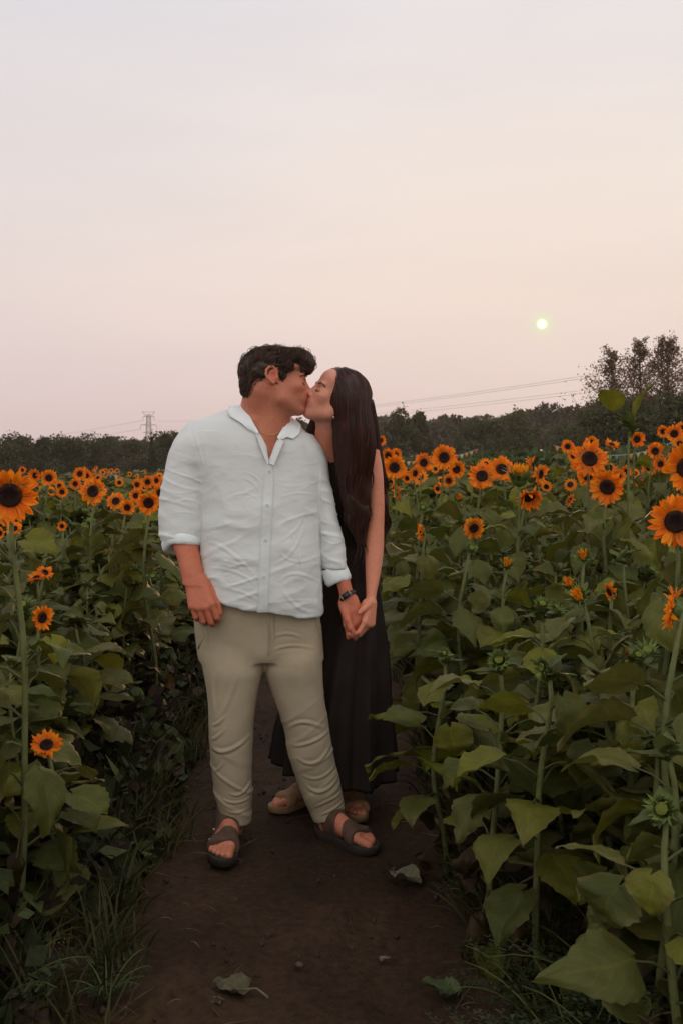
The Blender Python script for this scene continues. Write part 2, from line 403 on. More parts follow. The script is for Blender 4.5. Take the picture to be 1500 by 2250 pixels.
HEDGE = ['dark hedge tree half outside the left edge of the photo', 'dark hedge tree just inside the left edge, with a ragged twiggy top', 'second dark hedge tree from the left edge, slightly lower crown', 'dark hedge tree above the round sunflower and its hidden neighbour',
         'twiggy-topped hedge tree above the small square-disc sunflower', 'hedge tree right above the pair of overlapping sunflowers', 'rightmost tree of the dark left hedge, next to the domed tree']
THICK = ['dark thicket tree under the leftmost airy spire at right', 'dark thicket tree directly behind the tall leafy green plant', 'dark thicket tree under the fullest airy crown, above the highest bloom', 'dark thicket tree cut off by the right edge of the photo']
for i, (px, top, w, Y) in enumerate([(-40, 940, 75, 112), (12, 943, 62, 110), (48, 948, 50, 116), (88, 950, 58, 112), (128, 947, 56, 118), (165, 953, 48, 115), (200, 958, 52, 122)]):
    tree(px, Y, w*1.25, top+7, 'broadleaf_tree', HEDGE[i], None, 100+i)
tree(242, 150, 95, 950, 'broadleaf_tree', 'wide rounded green tree with a domed crown left of the pylon', 'trees left of the pylon', 121)
tree(290, 140, 60, 964, 'broadleaf_tree', 'low green tree just left of the pylon foot', 'trees left of the pylon', 122)
tree(334, 112, 34, 962, 'conifer_tree', 'narrow dark pointed tree right under the pylon', None, 123)
tree(372, 125, 85, 944, 'broadleaf_tree', 'broad green tree between the pylon and the man in the white shirt', None, 124)
tree(430, 130, 90, 950, 'broadleaf_tree', 'green tree hidden in part by the sleeve of the white shirt', None, 125)
tree(655, 125, 66, 918, 'broadleaf_tree', 'bushy green tree seen in the gap between the two chins', None, 126)
tree(880, 100, 72, 894, 'broadleaf_tree', 'tall dark rounded tree just right of the woman in the dark dress', None, 131)
tree(922, 105, 50, 902, 'broadleaf_tree', 'dark bushy tree beside the tall one right of the woman', None, 132)
tree(1035, 118, 70, 928, 'broadleaf_tree', 'low dark bush tree in front of the hazy wood, above the bunting', None, 133)
tree(1130, 105, 84, 897, 'broadleaf_tree', 'large dark spreading tree standing alone before the hazy wood', None, 134)
tree(1082, 118, 56, 915, 'broadleaf_tree', 'small dark tree leaning into the large spreading tree before the wood', None, 135)
tree(1250, 95, 90, 925, 'broadleaf_tree', 'low green tree between the wood and the tall airy trees', None, 136)
for i, (px, top, w, Y) in enumerate([(1330, 868, 100, 68), (1395, 872, 92, 66), (1460, 862, 100, 64), (1530, 862, 110, 63)]):
    tree(px, Y, w*1.2, top, 'broadleaf_tree', THICK[i], None, 140+i)
tree(1340, 74, 215, 765, 'sparse_tree', 'airy sparse tree with a narrow spire, leftmost of the tall ones at right', None, 151)
tree(1402, 76, 215, 742, 'sparse_tree', 'tallest airy see-through tree, between the leftmost spire and the fuller crown', None, 152)
tree(1462, 72, 270, 740, 'sparse_tree', 'fuller tall tree with the densest crown at right, second from the frame edge', None, 153)
tree(1540, 72, 230, 745, 'sparse_tree', 'tall airy tree cut off by the right edge of the photo', None, 154)

def far_wood():
    rg = np.random.default_rng(77); n = 52000; Y = 190+60*rg.random(n); px = 600+850*rg.random(n)
    topline = np.interp(px, [600, 830, 900, 960, 1000, 1060, 1110, 1150, 1200, 1260, 1320, 1450], [930, 915, 905, 912, 905, 908, 905, 895, 885, 882, 875, 870])
    x = (px-750)/FPX*Y; ztop = CH+(1000-topline)/FPX*215
    cell = np.floor(x/6.0); ph = (x/6.0-cell-.5)*2
    dome = np.sqrt(np.clip(1-ph**2*.55, 0, 1)); hh = np.sin(cell*12.9898)*43758.5453; hh = hh-np.floor(hh)
    zt = ztop-4.3+2.6*dome+1.6*(hh-.5)+.7*vnoise(np.stack([x*.7, x*0, Y*.1], -1))
    z = gz(x, Y)+(zt-gz(x, Y))*(1-.9*rg.random(n)**1.6)
    shade = 1+.5*vnoise(np.stack([x*.35, Y*.05, z*.5], -1))+.2*rg.normal(size=n)
    C = np.clip(np.array([.085, .075, .045])*np.clip(shade, .4, 1.8)[:, None], .01, .3)
    V, Q, Cc = leafcloud(np.stack([x, Y, z], -1), .45, C, rg)
    g = Geo(); g.add(V, Q, C=Cc)
    n = 34000; Y = 150+40*rg.random(n); px = -1100+1720*rg.random(n); x = (px-750)/FPX*Y; cell = np.floor(x/5.5); ph = (x/5.5-cell-.5)*2; hh = np.sin(cell*12.9898)*43758.5453; hh = hh-np.floor(hh)
    zt = CH+(1000-np.interp(px, [-1100, 0, 230, 400, 620], [952, 984, 984, 972, 964]))/FPX*170-1.2+1.6*np.sqrt(np.clip(1-ph**2*.55, 0, 1))+2.2*(hh-.5)+.8*vnoise(np.stack([x*.5, x*0, Y*.1], -1)); z = gz(x, Y)+(zt-gz(x, Y))*(1-.9*rg.random(n)**1.6)
    C = np.clip(np.array([.060, .060, .032])*np.clip(1+.5*vnoise(np.stack([x*.35, Y*.05, z*.5], -1))+.2*rg.normal(size=n), .4, 1.8)[:, None], .01, .3)
    V, Q, Cc = leafcloud(np.stack([x, Y, z], -1), .34, C, rg); g.add(V, Q, C=Cc)
    tag(obj('far_wood', g.build('far_wood', M['crown'], False)), 'hazy brown-green wood behind the trees, rising towards the right', 'wood', kind='stuff')
far_wood()

# ------------------------------------------------------------------ pylon and cables
def pylon():
    Y = 620.; base = W(327, 1010, Y); top = W(327, 903, Y)[2]; x0 = base[0]
    root = obj('power_pylon', None, loc=(x0, Y, float(gz(x0, Y)))); tag(root, 'steel lattice power pylon standing against the sky at left', 'pylon')
    zb = float(gz(x0, Y)); H = top-zb; u = Y/FPX
    g = Geo()
    def bar(a, b, r=.10): V, Q, T = tube([a, b], r, 4); g.add(V, Q, T)
    lv = np.linspace(0, H*.93, 11)
    def hw(z): return np.interp(z, [0, H*.45, H*.93], [4.2, 1.5, 1.0])
    for a, b in zip(lv[:-1], lv[1:]):
        for sx, sy, tx, ty in ((-1, -1, 1, -1), (1, -1, 1, 1), (1, 1, -1, 1), (-1, 1, -1, -1)):
            A, B = hw(a), hw(b)
            bar((sx*A, sy*A, a), (sx*B, sy*B, b), .15); bar((sx*A, sy*A, a), (tx*B, ty*B, b), .09); bar((tx*A, ty*A, a), (sx*B, sy*B, b), .09); bar((sx*B, sy*B, b), (tx*B, ty*B, b), .09)
    obj('lattice_tower', g.build('lattice_tower', M['steel'], False), root)
    def arm(zpx, half, droop, name='cross_arm'):
        nonlocal g
        g = Geo(); z = (CH+(1000-zpx)*u)-zb
        for s in (-1, 1):
            bar((0, 0, z), (s*half*u, 0, z), .15); bar((0, 0, z+3*u), (s*half*u, 0, z), .11)
            if droop: bar((s*half*u, 0, z), (s*half*u, 0, z-droop*u), .15)
        obj(name, g.build(name, M['steel'], False), root); return z+zb
    arm(915, 12, 9); arm(934, 18, 9); arm(951, 13, 0)
    g = Geo()
    zt = CH+(1000-912)*u-zb
    for s in (-1, 1): bar((s*2, 0, zt), (s*14*u, 0, zt+8*u), .15); bar((0, 0, zt+6*u), (s*14*u, 0, zt+8*u), .12)
    obj('peak', g.build('peak', M['steel'], False), root)
pylon()
def cable(pts, r, label, group=None):
    a, b, sag = pts; t = np.linspace(0, 1, 24)[:, None]; P = a*(1-t)+b*t; P[:, 2] -= (sag*4*t*(1-t))[:, 0]
    V, Q, T = tube(P-a, r, 4); g = Geo(); g.add(V, Q, T); tag(obj('power_cable', g.build('power_cable', M['wire']), loc=tuple(a)), label, 'cable', group)
def rw(p1, Y1, p2, Y2, sag, r, lab, grp): cable((W(*p1, Y1), W(*p2, Y2), sag), r, lab, grp)
rw((340, 924), 620, (1560, 782), 210, 4, .045, 'topmost power cable slanting up to the right above the wood', None)
rw((340, 927), 620, (1560, 788), 214, 4, .045, 'second power cable from the top, close under the topmost one', None)
rw((345, 938), 620, (1560, 822), 210, 3, .04, 'third power cable from the top, upper one of the lower pair', None)
rw((345, 943), 620, (1560, 829), 214, 3, .04, 'lowest power cable slanting right just above the wood', None)
rw((313, 924), 620, (-200, 1000), 900, 2, .09, 'faint power cable running down left from the top arm of the pylon', None)
rw((309, 943), 620, (-200, 1012), 900, 2, .09, 'faint power cable running down left from the wide arm of the pylon', None)

# ------------------------------------------------------------------ bunting
FC = [(.60, .48, .08), (.50, .12, .08), (.14, .26, .28), (.50, .48, .42), (.60, .26, .08), (.45, .40, .30)]
def bunting(a, b, n, size, label, posts=True, seed=0):
    rg = np.random.default_rng(seed); sag = .25
    root = obj('bunting', None, loc=tuple(a)); tag(root, label, 'bunting')
    t = np.linspace(0, 1, 30)[:, None]; P = (b-a)*t; P[:, 2] -= (sag*4*t*(1-t))[:, 0]
    V, Q, T = tube(P, .005, 4); g = Geo(); g.add(V, Q, T); obj('string', g.build('string', M['rope']), root)
    for k in range(n):
        tt = (k+.5)/n; p = (b-a)*tt; p[2] -= sag*4*tt*(1-tt); c = FC[rg.integers(0, len(FC))]; d = nrmz(b-a)
        w = rg.normal(0, .12); dn = np.array([w*.3, w, -1])*size
        s = size*.36; e = np.array([0, .004, 0])
        V = [p-d*s, p+d*s, p+dn, p-d*s+e, p+d*s+e, p+dn+e]
        g = Geo(); g.add(V, [(0, 1, 4, 3), (1, 2, 5, 4), (2, 0, 3, 5)], [(0, 2, 1), (3, 4, 5)], C=c); obj('flag', g.build('flag', M['flag'], False), root)
bunting(W(236, 1038, 21), W(420, 1026, 24), 16, .17, 'string of small coloured pennants above the far sunflowers at left', seed=1)
bunting(W(815, 1004, 30), W(1050, 986, 31), 22, .18, 'pennant string with red and yellow flags right of the woman', seed=2)
bunting(W(1215, 978, 17), W(1500, 960, 18), 18, .12, 'pennant string partly behind the tall leafy plant at right', seed=3)
for (px, py, Y, lab) in ((1021, 968, 31, 'thin post holding up the pennant string above the dark crop rows'), (1058, 972, 31, 'second slim post just right of the one with the yellow pennant')):
    p = W(px, py, Y); zb = float(gz(p[0], Y)); g = Geo(); V, Q, T = tube([(0, 0, 0), (0, 0, p[2]-zb)], .014, 8); g.add(V, Q, T)
    V, Q, T = tube([(0, 0, p[2]-zb), (0, 0, p[2]-zb+.05)], .02, 8); g.add(V, Q, T)
    tag(obj('fence_post', g.build('fence_post', M['bark']), loc=(p[0], Y, zb)), lab, 'post')

# ------------------------------------------------------------------ sunflowers
def blade(L_, Wd, droop, fold, rg, nu=15, nv=8, curl=0.0):
    """a heart-shaped leaf from the origin along +X, midrib bending down"""
    u = np.linspace(0, 1, nu); v = np.linspace(-1, 1, nv+1)
    wid = np.interp(u, [0, .04, .12, .25, .4, .6, .8, .92, 1], [.12, .52, .86, 1.0, .97, .72, .37, .13, .01])*Wd/2
    wid = wid*(1+.045*np.where(np.arange(nu) % 2, 1, -1))*(1+.06*vnoise(np.stack([u*5, u*0+rg.random()*40, u*0], -1)))
    ang = -droop*u**1.3; dx = np.cos(ang)*L_/(nu-1); dz = np.sin(ang)*L_/(nu-1)
    cx = np.concatenate([[0], np.cumsum(dx[1:])]); cz = np.concatenate([[0], np.cumsum(dz[1:])])
    U, Vv = np.meshgrid(u, v, indexing='ij')
    Y = Vv*wid[:, None]; back = -.16*L_*np.abs(Vv)**1.5*np.clip(1-U*5, 0, 1)   # lobes reach behind the stalk
    X = cx[:, None]+back; Z = cz[:, None]+np.abs(Y)*fold-curl*(np.abs(Vv)**2)*Wd*.3
    wob = vnoise(np.stack([U*3.2, Vv*1.6, U*0+rg.random()*50], -1)); Z = Z+wob*L_*.11*(.3+np.abs(Vv))
    Z = Z+.018*L_*np.sin(U*22+np.abs(Vv)*3)*np.abs(Vv)
    P = np.stack([X, Y, Z], -1).reshape(-1, 3); m = nv+1
    i = np.arange(nu-1)[:, None]; j = np.arange(nv)[None]
    Q = np.stack([i*m+j, (i+1)*m+j, (i+1)*m+j+1, i*m+j+1], -1).reshape(-1, 4)
    return P, Q, np.stack([U, Vv*.5+.5], -1).reshape(-1, 2)
def rotz(a): c, s = math.cos(a), math.sin(a); return np.array([[c, -s, 0], [s, c, 0], [0, 0, 1]])
def roty(a): c, s = math.cos(a), math.sin(a); return np.array([[c, 0, s], [0, 1, 0], [-s, 0, c]])
def rotx(a): c, s = math.cos(a), math.sin(a); return np.array([[1, 0, 0], [0, c, -s], [0, s, c]])

LEAFC = [np.array(c) for c in ((.115, .135, .070), (.10, .125, .055), (.13, .145, .080), (.085, .11, .045), (.15, .17, .045))]
LEAFDATA = {}
def plant_meshes(seed, H=1.2, nl=15, big=1.0, low=.22, bright=False, top=.90, crown=False, upright=False, thin=1.0):
    rg = np.random.default_rng(seed); gs = Geo(); gf = Geo(); cen = []
    n = 12; t = np.linspace(0, 1, n); ph = rg.random()*6
    P = np.stack([(.045*np.sin(t*3.1+ph)+.012*np.sin(t*9+ph))*(1-t)*t*4, (.04*np.cos(t*4+ph)+.010*np.sin(t*8+2*ph))*(1-t)*t*4, t*H], -1)
    V, Q, T = tube(P, np.interp(t, [0, .8, 1], [.0105, .0078, .0052])*thin, 7)
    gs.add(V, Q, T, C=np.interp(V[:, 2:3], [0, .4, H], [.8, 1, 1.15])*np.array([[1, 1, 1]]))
    for k in range(nl):
        f = low+(top-low)*(k+.5*rg.random())/nl; a = k*2.4+rg.normal(0, .25)
        base = np.array([np.interp(f, t, P[:, 0]), np.interp(f, t, P[:, 1]), f*H])
        sz = np.interp(f, [.1, .35, .65, .85, 1.0], [.11, .145, .155, .125, .075])*(.85+.35*rg.random())*big
        if upright and f > .75: sz = .135*rg.uniform(.85, 1.15)
        dead = f < .50 and rg.random() < (.85 if f < .34 else .38)
        pl = sz*(.45+.35*rg.random()); up = R(rg.uniform(15, 45)) if not dead else R(-50)
        if f > .8: up = R(rg.uniform(20, 50))
        if upright and f > .8: up = R(rg.uniform(45, 75))
        tip = base+np.array([math.cos(up)*pl, 0, math.sin(up)*pl]) @ rotz(a).T
        mid = (base+tip)/2+np.array([0, 0, pl*.12])
        V, Q, T = tube([base, mid, tip], [.0042, .0032, .0026], 5, False); gf.add(V, Q, T, C=(.12, .13, .05) if not dead else (.10, .065, .035))
        droop = rg.uniform(.15, 1.15) if not dead else rg.uniform(1.2, 2.4)
        Pb, Qb, Ub = blade(sz, sz*(rg.uniform(.72, 1.0) if not dead else rg.uniform(.3, .55)), droop, rg.uniform(.02, .55), rg, curl=rg.uniform(-.1, .45) if not dead else rg.uniform(-.8, 1.4))
        Pb = Pb+(.035 if not dead else .12)*sz*np.stack([vnoise(Pb/sz*3.1+k), vnoise(Pb/sz*3.1+k+9), 1.3*vnoise(Pb/sz*(3.4 if not dead else 5)+k+21)], -1)
        pit = R(rg.uniform(-22, 30) if rg.random() < .75 else rg.uniform(30, 65)) if not dead else R(rg.uniform(50, 85))
        if upright and f > .8: pit = R(rg.uniform(-75, -20)); droop *= .4; a += rg.normal(0, .6)
        Pb = Pb @ rotx(rg.normal(0, .38)).T @ roty(pit).T @ rotz(a+rg.normal(0, .2)).T+tip
        c = LEAFC[rg.integers(0, 4)].copy()
        if rg.random() < (.22 if not bright else .6): c = LEAFC[4]*rg.uniform(.85, 1.15)
        if bright and rg.random() < .22: c = np.array([.19, .235, .05])
        if dead: c = np.array([.085, .055, .034])*rg.uniform(.4, 1.2)
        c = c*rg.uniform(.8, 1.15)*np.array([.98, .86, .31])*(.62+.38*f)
        cc = np.tile(c, (len(Pb), 1))
        if not dead and rg.random() < .5:     # yellowed, browned rim
            e = np.clip((np.maximum(np.abs(Ub[:, 1]-.5)*2, Ub[:, 0])-.75+.25*vnoise(Pb*40))*3, 0, 1)[:, None]
            cc = cc*(1-e*.6)+e*.6*np.array([.16, .12, .045])
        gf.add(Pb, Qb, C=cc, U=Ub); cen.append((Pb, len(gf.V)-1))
    for k in range(7 if crown else 0):       # young leaves round the growing tip
        sz = rg.uniform(.05, .10); Pb, Qb, Ub = blade(sz, sz*.6, rg.uniform(.2, .9), rg.uniform(.2, .5), rg, 8, 4)
        Pb = Pb @ roty(R(rg.uniform(-75, -15))).T @ rotz(k*2.4).T+np.array([P[-1, 0], P[-1, 1], H*.985-.012*(k % 3)])
        gf.add(Pb, Qb, C=np.array([.115, .135, .035])*rg.uniform(.7, 1.0), U=Ub)
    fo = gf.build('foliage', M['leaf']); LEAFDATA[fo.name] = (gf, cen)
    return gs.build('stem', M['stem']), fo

PET = np.array([.93, .26, .012])
def head_meshes(kind, seed):
    """faces +Z; overall radius .08; returns (calyx, petals, disc)"""
    rg = np.random.default_rng(seed); gp = Geo(); gd = Geo(); gc = Geo()
    rd = .033 if kind != 'bud' else .024
    if kind == 'open':
        th = np.linspace(0, 2*math.pi, 33)[:-1]; rr = np.array([0.001, .3, .55, .8, .95, 1.0, .96])*rd; zz = np.array([.004, .005, .009, .011, .007, .001, -.006])
        V = np.concatenate([np.stack([np.cos(th)*r, np.sin(th)*r, 0*th+z], -1) for r, z in zip(rr, zz)])
        rad = np.hypot(V[:, 0], V[:, 1])/rd; V[:, 2] += .0016*vnoise(V*900)
        i = np.arange(len(rr)-1)[:, None]; j = np.arange(32)[None]
        Q = np.stack([i*32+j, (i+1)*32+j, (i+1)*32+(j+1) % 32, i*32+(j+1) % 32], -1).reshape(-1, 4)
        c = np.array([.020, .010, .009])*(1+1.1*np.exp(-((rad[:, None]-.72)/.12)**2)*(.6+.8*rg.random((len(V), 1)))); c = np.where((rad[:, None] > .93) & (rg.random((len(V), 1)) < .4), np.array([.10, .045, .008]), c)
        gd.add(V, Q, C=c)
        npet = 21; cup = [.15, -.22, .05, .42, .0, .25, -.1, .1][seed % 8]
        for layer in (0, 1):
            for k in range(npet):
                a = (k+.5*layer)/npet*2*math.pi+rg.normal(0, .05); L_ = .050*rg.uniform(.86, 1.10); wd = .0185*rg.uniform(.85, 1.2)
                lift = cup+rg.normal(.08, .24)+(.12 if layer else -.05); u = np.linspace(0, 1, 6); v = np.array([-1, 0, 1.])
                if rg.random() < .05: continue
                U, Vv = np.meshgrid(u, v, indexing='ij')
                w = np.interp(u, [0, .2, .4, .6, .8, 1], [.5, .85, 1, .98, .68, .06])*wd/2
                bend = rg.normal(0, .010); tw = rg.normal(0, .35)
                X = rd*.93+U*L_*math.cos(lift); Z = U*L_*math.sin(lift)+bend*U**2*1.5-.0035*Vv**2*0+np.abs(Vv)*.0028
                Yp = Vv*w[:, None]+rg.normal(0, .004)*U**2; Z = Z+Yp*math.sin(tw)*U
                P = np.stack([X, Yp, Z-.002*layer], -1).reshape(-1, 3) @ rotz(a).T
                i = np.arange(5)[:, None]; j = np.arange(2)[None]; Q = np.stack([i*3+j, (i+1)*3+j, (i+1)*3+j+1, i*3+j+1], -1).reshape(-1, 4)
                c = PET*np.array([1, rg.uniform(.8, 1.25), 1])*rg.uniform(.9, 1.05)
                cu = U.reshape(-1, 1); cc = c*(1-(1-cu)**3*np.array([[.12, .45, .3]]))*(1+.10*(np.abs(Vv.reshape(-1, 1))-.5))
                gp.add(P, Q, C=cc, U=np.stack([U, Vv*.5+.5], -1).reshape(-1, 2))
        br, bz, bl, nb = .036, -.012, .03, 16
    elif kind == 'opening':
        for k in range(30):
            a = k/30*2*math.pi+rg.normal(0, .08); L_ = .04*rg.uniform(.6, 1.1); r0 = rg.uniform(.006, .024)
            tipo = rg.uniform(-.003, .012)
            V = np.array([[r0, -.004, 0], [r0, .004, 0], [r0+tipo*.5, .005, L_*.5], [r0+tipo*.5, -.005, L_*.5], [r0+tipo, .0, L_]]) @ rotz(a).T
            gp.add(V, [(0, 1, 2, 3)], [(3, 2, 4)], C=PET*np.array([1, rg.uniform(.8, 1.7), 1]))
        br, bz, bl, nb = .026, 0, .04, 22
        th = np.linspace(0, 2*math.pi, 13)[:-1]
        V = np.vstack([np.stack([np.cos(th)*.02, np.sin(th)*.02, 0*th+.012], -1), [[0, 0, .016]]]); gd.add(V, T=[(j, (j+1) % 12, 12) for j in range(12)], C=(.25, .14, .02))
    else:
        th = np.linspace(0, 2*math.pi, 13)[:-1]
        V = np.vstack([np.stack([np.cos(th)*.016, np.sin(th)*.016, 0*th+.010], -1), [[0, 0, .018]]]); gd.add(V, T=[(j, (j+1) % 12, 12) for j in range(12)], C=(.14, .16, .03))
        br, bz, bl, nb = .022, 0, .035, 24
    # receptacle and bracts
    n = 16; th = np.arange(n)/n*2*math.pi; prof = [(.006, -.034), (.014, -.03), (br*.85, -.02), (br, -.006), (br*.92, .004)]
    V = np.concatenate([np.stack([np.cos(th)*r, np.sin(th)*r, 0*th+z], -1) for r, z in prof]); i = np.arange(len(prof)-1)[:, None]; j = np.arange(n)[None]
    gc.add(V, np.stack([i*n+j, i*n+(j+1) % n, (i+1)*n+(j+1) % n, (i+1)*n+j], -1).reshape(-1, 4), C=(.10, .14, .035))
    for layer in (0, 1):
        for k in range(nb):
            a = (k+.5*layer)/nb*2*math.pi+rg.normal(0, .1); L_ = bl*rg.uniform(.8, 1.2); out = (.9 if kind == 'open' else rg.uniform(.15, .7))+layer*.15
            z0 = -.006-layer*.006; r0 = br*.9
            V = np.array([[r0, -.0055, z0], [r0, .0055, z0], [r0+L_*.45*math.sin(out), .0045, z0+L_*.45*math.cos(out)], [r0+L_*.45*math.sin(out), -.0045, z0+L_*.45*math.cos(out)],
                          [r0+L_*math.sin(out+rg.normal(.1, .3)), 0, z0+L_*math.cos(out+.3)]]) @ rotz(a).T
            gc.add(V, [(0, 1, 2, 3)], [(3, 2, 4)], C=np.array([.12, .165, .04])*rg.uniform(.8, 1.3))
    return (gc.build('flower_head', M['calyx']), gp.build('petals', M['petal']) if gp.n else None, gd.build('seed_disc', M['disc']))

PV = [plant_meshes(200+i, nl=[23, 21, 24, 22, 25, 21][i % 6], big=[1.0, 1.1, .9, 1.05, 1.0, 1.15][i % 6]) for i in range(9)]
PF = [plant_meshes(500+i, nl=[27, 25, 29, 26][i % 4], big=[.9, 1.05, .82, .95][i % 4], crown=True, thin=.85) for i in range(8)]
PB = [plant_meshes(300+i, nl=24, big=1.08, low=.10, bright=i % 2 == 0, crown=True) for i in range(4)]
HV = {'open': [head_meshes('open', 400+i) for i in range(8)], 'opening': [head_meshes('opening', 420+i) for i in range(3)], 'bud': [head_meshes('bud', 430+i) for i in range(3)]}
HR = random.Random(5)
PLANTS = []
NPL = 0
def sunflower(x, y, z, label, group, variant, head=None, face=None, hscale=1.0, hv=0, rz=None, spread=1.0):
    """head centre at (x, y, z); face = direction the bloom looks in"""
    global NPL; NPL += 1
    g0 = float(gz(x, y)); name = 'sunflower'
    f = nrmz(face) if face is not None else np.array([0, -1., 0])
    off = -f*.03*hscale if head else np.zeros(3)
    top = np.array([x, y, z])+off; H = top[2]-g0+.03
    root = obj(name, None, loc=(top[0], top[1], g0-.03), rot=(0, 0, HR.uniform(0, 6.28) if rz is None else rz)); root.empty_display_size = .05
    tag(root, label, 'sunflower', group)
    st, fo = variant; sc = (spread, spread, H/1.2)
    obj('stem', st, root, scale=(1.0*min(spread, 1.1), 1.0*min(spread, 1.1), H/1.2)); fobj = obj('foliage', fo, root, scale=sc); PLANTS.append((root, fobj, (x, y, z)))
    if head:
        ca, pe, di = HV[head][hv % len(HV[head])]
        q = Vector(f).to_track_quat('Z', 'Y').to_matrix().to_4x4() @ Matrix.Rotation(HR.uniform(0, 6.28), 4, 'Z')
        wm = Matrix.Translation(Vector((x, y, z))) @ q @ Matrix.Scale(hscale, 4)
        ho = obj('flower_head', ca, root)
        rm = Matrix.Translation(root.location) @ root.rotation_euler.to_matrix().to_4x4()
        ho.matrix_basis = rm.inverted() @ wm
        if pe: obj('petals', pe, ho)
        obj('seed_disc', di, ho)
    return root

